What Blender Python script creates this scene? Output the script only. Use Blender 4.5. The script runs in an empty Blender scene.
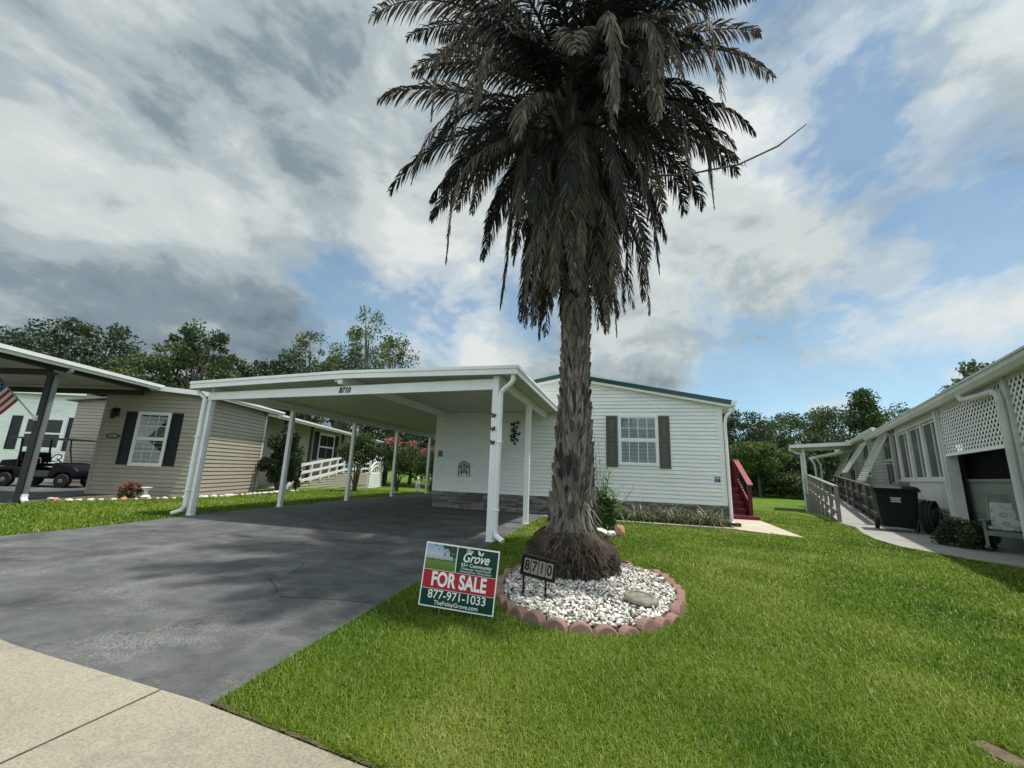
import bpy, bmesh, math, random
import numpy as np
from mathutils import Vector, Matrix
from math import sin, cos, pi, radians, atan2, sqrt
random.seed(7)
rng = np.random.default_rng(11)
scene = bpy.context.scene
col = scene.collection

# ------------------------------------------------------------------ helpers
def ground(y):
    t = min(1.0, max(0.0, (y - 15.0) / 14.0))
    return -0.5 * t * t * (3 - 2 * t)

def lin(c):
    return c / 12.92 if c <= .04045 else ((c + .055) / 1.055) ** 2.4

def tag(o, label=None, cat=None, group=None, kind=None):
    if label: o['label'] = label
    if cat: o['category'] = cat
    if group: o['group'] = group
    if kind: o['kind'] = kind
    return o

def empty(name, loc, rz=0.0, label=None, cat=None, group=None):
    o = bpy.data.objects.new(name, None)
    col.objects.link(o)
    o.empty_display_size = .2
    o.location = loc
    o.rotation_euler = (0, 0, rz)
    return tag(o, label, cat, group)

def copy_tree(o, parent=None):
    c = o.copy()
    col.objects.link(c)
    if parent is not None:
        c.parent = parent
    for ch in list(o.children):
        copy_tree(ch, c)
    return c

class MB:
    """collects faces, then links them as one mesh object"""
    def __init__(self):
        self.v = []; self.f = []; self.m = []; self.t = []
        self.mi = 0; self.tint = .5
    def face(self, pts):
        n = len(self.v)
        self.v.extend([tuple(p) for p in pts])
        self.f.append(tuple(range(n, n + len(pts)))); self.m.append(self.mi); self.t.append(self.tint)
    def poly(self, verts, faces):
        n = len(self.v)
        self.v.extend([tuple(p) for p in verts])
        for f in faces:
            self.f.append(tuple(i + n for i in f)); self.m.append(self.mi); self.t.append(self.tint)
    def hexa(self, p):  # 4 bottom, 4 top
        self.poly(p, [(3, 2, 1, 0), (4, 5, 6, 7), (0, 1, 5, 4), (1, 2, 6, 5), (2, 3, 7, 6), (3, 0, 4, 7)])
    def box(self, a, b):
        x0, x1 = sorted((a[0], b[0])); y0, y1 = sorted((a[1], b[1])); z0, z1 = sorted((a[2], b[2]))
        self.hexa([(x0, y0, z0), (x1, y0, z0), (x1, y1, z0), (x0, y1, z0), (x0, y0, z1), (x1, y0, z1), (x1, y1, z1), (x0, y1, z1)])
    def bar(self, a, b, w, h, up=(0, 0, 1)):
        a = Vector(a); b = Vector(b); d = (b - a).normalized(); u = Vector(up)
        s = d.cross(u)
        if s.length < 1e-4: s = d.cross(Vector((1, 0, 0)))
        s.normalize(); u = s.cross(d).normalized()
        s *= w / 2; u *= h / 2
        self.hexa([a - s - u, a + s - u, b + s - u, b - s - u, a - s + u, a + s + u, b + s + u, b - s + u])
    def tube(self, pts, r, n=8, cap=True):
        pts = [Vector(p) for p in pts]
        if not hasattr(r, '__len__'): r = [r] * len(pts)
        base = len(self.v); prev = None
        for i, p in enumerate(pts):
            d = (pts[min(i + 1, len(pts) - 1)] - pts[max(i - 1, 0)]).normalized()
            if prev is None:
                a = d.orthogonal().normalized()
            else:
                a = (prev - d * prev.dot(d))
                a = a.normalized() if a.length > 1e-5 else d.orthogonal().normalized()
            prev = a; b = d.cross(a)
            for k in range(n):
                q = p + (a * cos(2 * pi * k / n) + b * sin(2 * pi * k / n)) * r[i]
                self.v.append(tuple(q))
        for i in range(len(pts) - 1):
            for k in range(n):
                k2 = (k + 1) % n
                self.f.append((base + i * n + k, base + i * n + k2, base + (i + 1) * n + k2, base + (i + 1) * n + k))
                self.m.append(self.mi); self.t.append(self.tint)
        if cap:
            self.f.append(tuple(base + k for k in reversed(range(n)))); self.m.append(self.mi); self.t.append(self.tint)
            e = base + (len(pts) - 1) * n
            self.f.append(tuple(e + k for k in range(n))); self.m.append(self.mi); self.t.append(self.tint)
    def lathe(self, prof, c=(0, 0, 0), n=16, ax='z'):
        base = len(self.v)
        for r, z in prof:
            for k in range(n):
                a = 2 * pi * k / n
                if ax == 'z': q = (c[0] + r * cos(a), c[1] + r * sin(a), c[2] + z)
                elif ax == 'y': q = (c[0] + r * cos(a), c[1] + z, c[2] + r * sin(a))
                else: q = (c[0] + z, c[1] + r * cos(a), c[2] + r * sin(a))
                self.v.append(q)
        for i in range(len(prof) - 1):
            for k in range(n):
                k2 = (k + 1) % n
                self.f.append((base + i * n + k, base + i * n + k2, base + (i + 1) * n + k2, base + (i + 1) * n + k))
                self.m.append(self.mi); self.t.append(self.tint)
        for s in (0, len(prof) - 1):
            self.f.append(tuple(base + s * n + k for k in range(n))); self.m.append(self.mi); self.t.append(self.tint)
    def prism(self, poly, d0, d1, ax='y'):
        """poly in the plane across ax, extruded d0..d1"""
        def P(a, b, d):
            return {'y': (a, d, b), 'x': (d, a, b), 'z': (a, b, d)}[ax]
        n = len(poly); base = [P(a, b, d0) for a, b in poly] + [P(a, b, d1) for a, b in poly]
        fs = [tuple(range(n)), tuple(reversed(range(n, 2 * n)))]
        for i in range(n):
            j = (i + 1) % n
            fs.append((j, i, i + n, j + n))
        self.poly(base, fs)
    def build(self, name, mats, parent=None, smooth=False, bevel=0.0, off=None, weld=False):
        me = bpy.data.meshes.new(name)
        v = self.v
        if off is not None:
            v = [(p[0] - off[0], p[1] - off[1], p[2] - off[2]) for p in v]
        me.from_pydata(v, [], self.f)
        if not isinstance(mats, (list, tuple)): mats = [mats]
        for m in mats: me.materials.append(m)
        if len(mats) > 1: me.polygons.foreach_set('material_index', self.m)
        at = me.attributes.new('tint', 'FLOAT', 'FACE')
        at.data.foreach_set('value', self.t)
        if weld or bevel or True:
            bm = bmesh.new(); bm.from_mesh(me)
            if weld: bmesh.ops.remove_doubles(bm, verts=bm.verts, dist=1e-4)
            bmesh.ops.recalc_face_normals(bm, faces=bm.faces)
            bm.to_mesh(me); bm.free()
        if smooth: me.polygons.foreach_set('use_smooth', [True] * len(me.polygons))
        me.update()
        o = bpy.data.objects.new(name, me)
        col.objects.link(o)
        if parent is not None: o.parent = parent
        if bevel:
            b = o.modifiers.new('bevel', 'BEVEL'); b.width = bevel; b.segments = 2; b.limit_method = 'ANGLE'; b.angle_limit = radians(40)
        return o

def np_mesh(name, verts, quads, mats, parent=None, tint=None, tris=None, smooth=False):
    """fast mesh from arrays; quads (n,4), tris (m,3)"""
    me = bpy.data.meshes.new(name)
    verts = np.asarray(verts, dtype=np.float32)
    me.vertices.add(len(verts)); me.vertices.foreach_set('co', verts.ravel())
    nq = 0 if quads is None else len(quads); nt = 0 if tris is None else len(tris)
    idx = []
    if nq: idx.append(np.asarray(quads, dtype=np.int32).ravel())
    if nt: idx.append(np.asarray(tris, dtype=np.int32).ravel())
    idx = np.concatenate(idx)
    me.loops.add(len(idx)); me.loops.foreach_set('vertex_index', idx)
    start = np.concatenate([np.arange(nq) * 4, nq * 4 + np.arange(nt) * 3]).astype(np.int32)
    me.polygons.add(nq + nt); me.polygons.foreach_set('loop_start', start)
    if smooth: me.polygons.foreach_set('use_smooth', np.ones(nq + nt, dtype=bool))
    if tint is not None:
        at = me.attributes.new('tint', 'FLOAT', 'FACE'); at.data.foreach_set('value', np.asarray(tint, dtype=np.float32))
    for m in (mats if isinstance(mats, (list, tuple)) else [mats]): me.materials.append(m)
    me.update(calc_edges=True)
    o = bpy.data.objects.new(name, me); col.objects.link(o)
    if parent is not None: o.parent = parent
    return o

# ------------------------------------------------------------------ materials
def new_mat(name):
    m = bpy.data.materials.new(name); m.use_nodes = True
    nt = m.node_tree
    return m, nt, nt.nodes['Principled BSDF']

def nd(nt, typ, **kw):
    n = nt.nodes.new(typ)
    for k, v in kw.items(): setattr(n, k, v)
    return n

def ramp(nt, stops, interp='LINEAR'):
    r = nd(nt, 'ShaderNodeValToRGB')
    e = r.color_ramp.elements
    r.color_ramp.interpolation = interp
    while len(e) < len(stops): e.new(.5)
    for i, (p, c) in enumerate(stops):
        e[i].position = p; e[i].color = (*c[:3], 1)
    return r

def noise(nt, vec, scale, detail=4, rough=.55, dist=0.0):
    n = nd(nt, 'ShaderNodeTexNoise')
    n.inputs['Scale'].default_value = scale; n.inputs['Detail'].default_value = detail
    n.inputs['Roughness'].default_value = rough; n.inputs['Distortion'].default_value = dist
    if vec is not None: nt.links.new(vec, n.inputs['Vector'])
    return n

def mixc(nt, fac, a, b, mode='MIX'):
    m = nd(nt, 'ShaderNodeMix', data_type='RGBA', blend_type=mode)
    for s, val in ((m.inputs[0], fac), (m.inputs[6], a), (m.inputs[7], b)):
        if hasattr(val, 'is_linked'): nt.links.new(val, s)
        elif isinstance(val, (int, float)): s.default_value = val
        else: s.default_value = (*val[:3], 1)
    return m.outputs[2]

def mth(nt, op, a, b=None, clamp=False):
    m = nd(nt, 'ShaderNodeMath', operation=op, use_clamp=clamp)
    for i, val in enumerate((a, b)):
        if val is None: continue
        if hasattr(val, 'is_linked'): nt.links.new(val, m.inputs[i])
        else: m.inputs[i].default_value = val
    return m.outputs[0]

def M(name, c, rough=.6, var=.12, scale=4.0, bump=0.0, bscale=80.0, spec=.3, metal=0.0, tint=0.0, stretch=None, transl=0.0, dirt=None):
    m, nt, p = new_mat(name)
    tc = nd(nt, 'ShaderNodeTexCoord'); vec = tc.outputs['Object']
    if stretch:
        mp = nd(nt, 'ShaderNodeMapping'); mp.inputs['Scale'].default_value = stretch
        nt.links.new(vec, mp.inputs['Vector']); vec = mp.outputs['Vector']
    n = noise(nt, vec, scale, 5, .6)
    lo = tuple(x * (1 - var) for x in c); hi = tuple(min(1, x * (1 + var)) for x in c)
    r = ramp(nt, [(.3, lo), (.7, hi)]); nt.links.new(n.outputs['Fac'], r.inputs[0])
    out = r.outputs[0]
    if tint:
        a = nd(nt, 'ShaderNodeAttribute', attribute_name='tint')
        f = mth(nt, 'MULTIPLY_ADD', a.outputs['Fac'], 2 * tint); nt.nodes[-1].inputs[2].default_value = 1 - tint
        mm = nd(nt, 'ShaderNodeVectorMath', operation='SCALE'); nt.links.new(out, mm.inputs[0]); nt.links.new(f, mm.inputs['Scale'])
        out = mm.outputs[0]
    if dirt:
        dn = noise(nt, vec, dirt[1], 6, .65); dr = ramp(nt, [(.5, (0, 0, 0)), (.75, (1, 1, 1))]); nt.links.new(dn.outputs['Fac'], dr.inputs[0])
        out = mixc(nt, mth(nt, 'MULTIPLY', dr.outputs[0], dirt[2]), out, dirt[0])
    nt.links.new(out, p.inputs['Base Color'])
    p.inputs['Roughness'].default_value = rough
    p.inputs['Specular IOR Level'].default_value = spec
    p.inputs['Metallic'].default_value = metal
    if bump:
        bn = noise(nt, vec, bscale, 4, .6); b = nd(nt, 'ShaderNodeBump'); b.inputs['Strength'].default_value = bump; b.inputs['Distance'].default_value = .01
        nt.links.new(bn.outputs['Fac'], b.inputs['Height']); nt.links.new(b.outputs[0], p.inputs['Normal'])
    if transl:
        t = nd(nt, 'ShaderNodeBsdfTranslucent'); nt.links.new(out, t.inputs['Color'])
        mx = nd(nt, 'ShaderNodeMixShader'); mx.inputs[0].default_value = transl
        nt.links.new(p.outputs[0], mx.inputs[1]); nt.links.new(t.outputs[0], mx.inputs[2])
        nt.links.new(mx.outputs[0], nt.nodes['Material Output'].inputs['Surface'])
    return m

def leaf_mat(name, stops, transl=.25, rough=.55, spec=.25):
    m, nt, p = new_mat(name)
    a = nd(nt, 'ShaderNodeAttribute', attribute_name='tint')
    r = ramp(nt, stops); nt.links.new(a.outputs['Fac'], r.inputs[0])
    nt.links.new(r.outputs[0], p.inputs['Base Color'])
    p.inputs['Roughness'].default_value = rough; p.inputs['Specular IOR Level'].default_value = spec
    if transl:
        t = nd(nt, 'ShaderNodeBsdfTranslucent'); nt.links.new(r.outputs[0], t.inputs['Color'])
        mx = nd(nt, 'ShaderNodeMixShader'); mx.inputs[0].default_value = transl
        nt.links.new(p.outputs[0], mx.inputs[1]); nt.links.new(t.outputs[0], mx.inputs[2])
        nt.links.new(mx.outputs[0], nt.nodes['Material Output'].inputs['Surface'])
    return m

def glass_mat(name, tintc, gloss=.05):
    m, nt, p = new_mat(name)
    nt.nodes.remove(p)
    tr = nd(nt, 'ShaderNodeBsdfTransparent'); tr.inputs[0].default_value = (*tintc, 1)
    gl = nd(nt, 'ShaderNodeBsdfGlossy'); gl.inputs['Roughness'].default_value = .03
    fr = nd(nt, 'ShaderNodeFresnel'); fr.inputs[0].default_value = 1.5
    f = mth(nt, 'ADD', fr.outputs[0], gloss, True)
    mx = nd(nt, 'ShaderNodeMixShader'); nt.links.new(f, mx.inputs[0]); nt.links.new(tr.outputs[0], mx.inputs[1]); nt.links.new(gl.outputs[0], mx.inputs[2])
    nt.links.new(mx.outputs[0], nt.nodes['Material Output'].inputs['Surface'])
    return m

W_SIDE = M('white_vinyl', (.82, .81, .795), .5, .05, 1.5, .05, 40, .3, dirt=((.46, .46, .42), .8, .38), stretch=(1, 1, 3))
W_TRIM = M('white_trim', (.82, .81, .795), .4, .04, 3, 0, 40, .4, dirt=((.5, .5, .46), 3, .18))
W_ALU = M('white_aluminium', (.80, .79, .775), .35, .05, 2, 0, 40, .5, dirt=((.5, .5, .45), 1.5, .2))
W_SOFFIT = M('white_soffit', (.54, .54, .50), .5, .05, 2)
W_SHADED = M('shaded_white_trim', (.56, .565, .54), .5, .06, 2, 0, 40, .3, dirt=((.34, .35, .31), 1.2, .5))  # darker white for the right house, its shade put into the colour
BEIGE = M('beige_vinyl', (.40, .355, .28), .5, .05, 2, .05, 40, .3)
BEIGE_T = M('beige_trim', (.36, .325, .26), .5, .05, 3)
GREYV = M('grey_vinyl', (.25, .265, .235), .5, .06, 2, .05, 40, .3)
GREYD = M('grey_green_panel', (.12, .15, .13), .6, .08, 2)
GREYTRIM = M('dark_taupe_trim', (.10, .10, .09), .5, .08, 3)
GREEN_ROOF = M('green_metal_roof', (.005, .052, .040), .35, .1, 2, 0, 40, .5)
SHUT = M('taupe_shutter', (.105, .098, .085), .5, .08, 6)
SHUT_D = M('navy_shutter', (.012, .015, .022), .5, .1, 6)
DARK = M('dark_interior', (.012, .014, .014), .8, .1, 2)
BLACK = M('black_metal', (.012, .012, .012), .45, .1, 8, .05, 80)
BRONZE = M('bronze_post', (.035, .035, .033), .4, .1, 4)
GREYP = M('grey_downpipe', (.16, .17, .165), .4, .1, 4)
GLASS = glass_mat('window_glass', (.75, .8, .8), .05)
SCREEN = M('insect_screened_glass', (.016, .019, .020), .22, .2, 3, 0, 40, .35)
BLIND = M('blind_slats', (.42, .43, .42), .6, .05, 3)
CURT = M('pale_curtain', (.35, .35, .33), .8, .1, 5)
SHING = M('grey_shingle', (.22, .22, .21), .8, .15, 8, .2, 60)
STONE_L = M('ledgestone', (.185, .178, .165), .85, .35, 7, .9, 38, .2, tint=.5, dirt=((.10, .08, .06), 3.5, .5))
CONC = M('pale_concrete', (.50, .465, .38), .85, .14, 1.2, .25, 90, .2, dirt=((.28, .26, .21), 2.2, .5))
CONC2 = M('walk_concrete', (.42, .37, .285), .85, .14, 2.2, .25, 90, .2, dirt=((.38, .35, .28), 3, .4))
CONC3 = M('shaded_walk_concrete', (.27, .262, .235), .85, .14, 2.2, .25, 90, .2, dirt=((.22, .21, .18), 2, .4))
MULCH = M('brown_mulch', (.085, .062, .043), .95, .4, 14, .8, 50, .1)
SOIL = M('planting_soil', (.11, .085, .06), .95, .35, 12, .8, 40, .1)
BRICK = M('edging_concrete', (.235, .14, .115), .85, .22, 9, .5, 70, .2, tint=.3, dirt=((.12, .09, .075), 7, .5))
PEB = M('white_pebble', (.46, .435, .39), .75, .18, 14, .4, 60, .2, tint=.62)
RED = M('dark_red_paint', (.115, .011, .016), .45, .15, 4, .1, 40, .4)
REDL = M('faded_red_rail', (.20, .032, .04), .5, .15, 4, .1, 40, .4)
TIMBER = M('weathered_timber', (.22, .21, .19), .8, .25, 4, .4, 60, .2, stretch=(1, 1, 6))
TIMBER_D = M('dark_timber', (.075, .068, .06), .8, .25, 4, .4, 60, .2)
WOODG = M('grey_green_wood', (.155, .18, .155), .6, .12, 6)
BINM = M('dark_green_plastic', (.004, .010, .008), .6, .15, 5, .1, 60, .2)
RUB = M('black_rubber', (.015, .015, .015), .7, .2, 6)
NAVY = M('dark_navy_body', (.005, .006, .010), .5, .1, 3, 0, 40, .2)
CARTG = M('cart_grey_panel', (.06, .062, .062), .4, .1, 4)
STEEL = M('galvanised_steel', (.40, .41, .41), .4, .1, 6, 0, 40, .5, metal=.6)
BARK = M('tree_bark', (.11, .095, .08), .9, .3, 6, .8, 30, .1)
WHITE = M('white_ink', (.80, .80, .78), .5, .02, 3)
S_GREEN = M('sign_green', (.004, .045, .028), .4, .08, 3)
S_RED = M('sign_red', (.40, .022, .035), .4, .06, 3)
INK = M('dark_ink', (.01, .01, .01), .5, .05, 3)
BLUE = M('blue_sticker', (.02, .09, .32), .5, .1, 8)
CREAM = M('cream_plate', (.55, .53, .42), .5, .1, 8)
TERRA = M('pinkish_rock', (.42, .22, .15), .85, .25, 8, .5, 40)
ROCKW = M('pale_rock', (.60, .58, .54), .85, .2, 8, .5, 40)

def asphalt():
    m, nt, p = new_mat('sealed_asphalt')
    tc = nd(nt, 'ShaderNodeTexCoord'); v = tc.outputs['Object']
    big = noise(nt, v, .55, 5, .6, .6); mid = noise(nt, v, 2.6, 6, .7); fine = noise(nt, v, 105, 5, .75)
    r = ramp(nt, [(.3, (.060, .064, .065)), (.72, (.104, .108, .108))]); nt.links.new(big.outputs['Fac'], r.inputs[0])
    # worn pale scuffs along the drive
    mp = nd(nt, 'ShaderNodeMapping'); mp.inputs['Scale'].default_value = (.9, 2.6, 1); mp.inputs['Rotation'].default_value = (0, 0, .25); nt.links.new(v, mp.inputs['Vector'])
    sc = noise(nt, mp.outputs[0], 1.1, 7, .7, .8); rs = ramp(nt, [(.50, (0, 0, 0)), (.72, (1, 1, 1))]); nt.links.new(sc.outputs['Fac'], rs.inputs[0])
    fs = ramp(nt, [(.47, (0, 0, 0)), (.60, (1, 1, 1))]); nt.links.new(fine.outputs['Fac'], fs.inputs[0])
    wear = mth(nt, 'MULTIPLY', mth(nt, 'MULTIPLY', rs.outputs[0], fs.outputs[0]), .75)
    grain = ramp(nt, [(.3, (.72, .72, .72)), (.7, (1.28, 1.28, 1.27))]); nt.links.new(fine.outputs['Fac'], grain.inputs[0])
    c1 = mixc(nt, wear, mixc(nt, 1.0, r.outputs[0], grain.outputs[0], 'MULTIPLY'), (.27, .26, .235))
    rm = ramp(nt, [(.35, (.7, .7, .7)), (.65, (1.15, 1.15, 1.15))]); nt.links.new(mid.outputs['Fac'], rm.inputs[0])
    c2 = mixc(nt, 1.0, c1, rm.outputs[0], 'MULTIPLY')
    pt = noise(nt, v, 1.5, 6, .62, .3); rp = ramp(nt, [(.50, (0, 0, 0)), (.66, (1, 1, 1))]); nt.links.new(pt.outputs['Fac'], rp.inputs[0])
    c2 = mixc(nt, mth(nt, 'MULTIPLY', mth(nt, 'MULTIPLY', rp.outputs[0], fs.outputs[0]), .8), c2, (.26, .25, .22))
    dk = noise(nt, v, 1.9, 5, .6, .4); rd = ramp(nt, [(.52, (1, 1, 1)), (.68, (.68, .68, .69))]); nt.links.new(dk.outputs['Fac'], rd.inputs[0])
    c2 = mixc(nt, 1.0, c2, rd.outputs[0], 'MULTIPLY')
    # cracks
    dn = noise(nt, v, 3.0, 5, .7); vm = nd(nt, 'ShaderNodeVectorMath', operation='MULTIPLY_ADD'); nt.links.new(dn.outputs['Color'], vm.inputs[0]); vm.inputs[1].default_value = (.5, .5, 0); nt.links.new(v, vm.inputs[2])
    vo = nd(nt, 'ShaderNodeTexVoronoi', feature='DISTANCE_TO_EDGE'); vo.inputs['Scale'].default_value = .36; nt.links.new(vm.outputs[0], vo.inputs['Vector'])
    ck = mth(nt, 'LESS_THAN', vo.outputs['Distance'], .0018)
    gate = noise(nt, v, 1.3, 3, .5); ck = mth(nt, 'MULTIPLY', ck, mth(nt, 'GREATER_THAN', gate.outputs['Fac'], .49))
    c3 = mixc(nt, mth(nt, 'MULTIPLY', ck, .6), c2, (.018, .018, .018))
    nt.links.new(c3, p.inputs['Base Color'])
    p.inputs['Roughness'].default_value = .72; p.inputs['Specular IOR Level'].default_value = .35
    b = nd(nt, 'ShaderNodeBump'); b.inputs['Strength'].default_value = .35; b.inputs['Distance'].default_value = .006
    nt.links.new(fine.outputs['Fac'], b.inputs['Height']); nt.links.new(b.outputs[0], p.inputs['Normal'])
    return m
ASPH = asphalt()

def exposed_concrete():
    m, nt, p = new_mat('aggregate_concrete')
    tc = nd(nt, 'ShaderNodeTexCoord'); v = tc.outputs['Object']
    big = noise(nt, v, .9, 5, .6); fine = nd(nt, 'ShaderNodeTexVoronoi'); fine.inputs['Scale'].default_value = 150; nt.links.new(v, fine.inputs['Vector'])
    r = ramp(nt, [(.3, (.215, .195, .148)), (.7, (.30, .275, .21))]); nt.links.new(big.outputs['Fac'], r.inputs[0])
    sp = ramp(nt, [(0, (.72, .71, .70)), (.5, (1, 1, 1)), (1, (1.22, 1.21, 1.18))]); nt.links.new(nd_sep(nt, fine.outputs['Color']), sp.inputs[0])
    c = mixc(nt, .75, r.outputs[0], mixc(nt, 1, r.outputs[0], sp.outputs[0], 'MULTIPLY'))
    st = noise(nt, v, 2.4, 6, .7, .5); rs = ramp(nt, [(.55, (0, 0, 0)), (.72, (1, 1, 1))]); nt.links.new(st.outputs['Fac'], rs.inputs[0])
    c = mixc(nt, mth(nt, 'MULTIPLY', rs.outputs[0], .45), c, (.135, .125, .10))
    nt.links.new(c, p.inputs['Base Color']); p.inputs['Roughness'].default_value = .85; p.inputs['Specular IOR Level'].default_value = .2
    b = nd(nt, 'ShaderNodeBump'); b.inputs['Strength'].default_value = .5; b.inputs['Distance'].default_value = .004
    nt.links.new(fine.outputs['Distance'], b.inputs['Height']); nt.links.new(b.outputs[0], p.inputs['Normal'])
    return m
def nd_sep(nt, c):
    s = nd(nt, 'ShaderNodeSeparateColor'); nt.links.new(c, s.inputs[0]); return s.outputs[0]
AGG = exposed_concrete()

def lawn_mat():
    m, nt, p = new_mat('lawn')
    tc = nd(nt, 'ShaderNodeTexCoord'); v = tc.outputs['Object']
    a = noise(nt, v, .35, 5, .6, .4); b = noise(nt, v, 9, 5, .7); f = noise(nt, v, 60, 4, .7)
    r = ramp(nt, [(.3, (.060, .122, .009)), (.55, (.098, .168, .013)), (.75, (.140, .190, .022))]); nt.links.new(a.outputs['Fac'], r.inputs[0])
    rb = ramp(nt, [(.3, (.62, .65, .6)), (.7, (1.25, 1.2, 1.15))]); nt.links.new(b.outputs['Fac'], rb.inputs[0])
    rf = ramp(nt, [(.35, (.45, .5, .45)), (.65, (1.35, 1.3, 1.2))]); nt.links.new(f.outputs['Fac'], rf.inputs[0])
    c = mixc(nt, 1, mixc(nt, 1, r.outputs[0], rb.outputs[0], 'MULTIPLY'), rf.outputs[0], 'MULTIPLY')
    nt.links.new(c, p.inputs['Base Color']); p.inputs['Roughness'].default_value = .8; p.inputs['Specular IOR Level'].default_value = .15
    bp = nd(nt, 'ShaderNodeBump'); bp.inputs['Strength'].default_value = .8; bp.inputs['Distance'].default_value = .03
    nt.links.new(f.outputs['Fac'], bp.inputs['Height']); nt.links.new(bp.outputs[0], p.inputs['Normal'])
    return m
LAWN = lawn_mat()

# ------------------------------------------------------------------ camera
F = 409.7; P = radians(11.91); RO = radians(-2.12); YW = radians(15.42); H = 1.15
fwd = Vector((-sin(YW) * cos(P), cos(YW) * cos(P), sin(P)))
rt = Vector((cos(YW), sin(YW), 0)); up = rt.cross(fwd)
r2 = rt * cos(RO) - up * sin(RO); u2 = rt * sin(RO) + up * cos(RO)
cam = bpy.data.cameras.new('camera'); cam.sensor_width = 36; cam.lens = F / 1024 * 36
cam.clip_start = .05; cam.clip_end = 1500
co = bpy.data.objects.new('camera', cam); col.objects.link(co)
mw = Matrix((r2, u2, -fwd)).transposed().to_4x4(); mw.translation = (0, 0, H)
co.matrix_world = mw
scene.camera = co

# ------------------------------------------------------------------ light and sky
SUN = Vector((.30, .02, 1)).normalized()
sl = bpy.data.lights.new('sun', 'SUN'); sl.energy = 4.2; sl.angle = radians(1.6); sl.color = (1, .96, .9)
so = bpy.data.objects.new('sun', sl); col.objects.link(so)
so.rotation_euler = (-SUN).to_track_quat('-Z', 'Y').to_euler(); so.location = (6, 0, 20)

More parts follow.
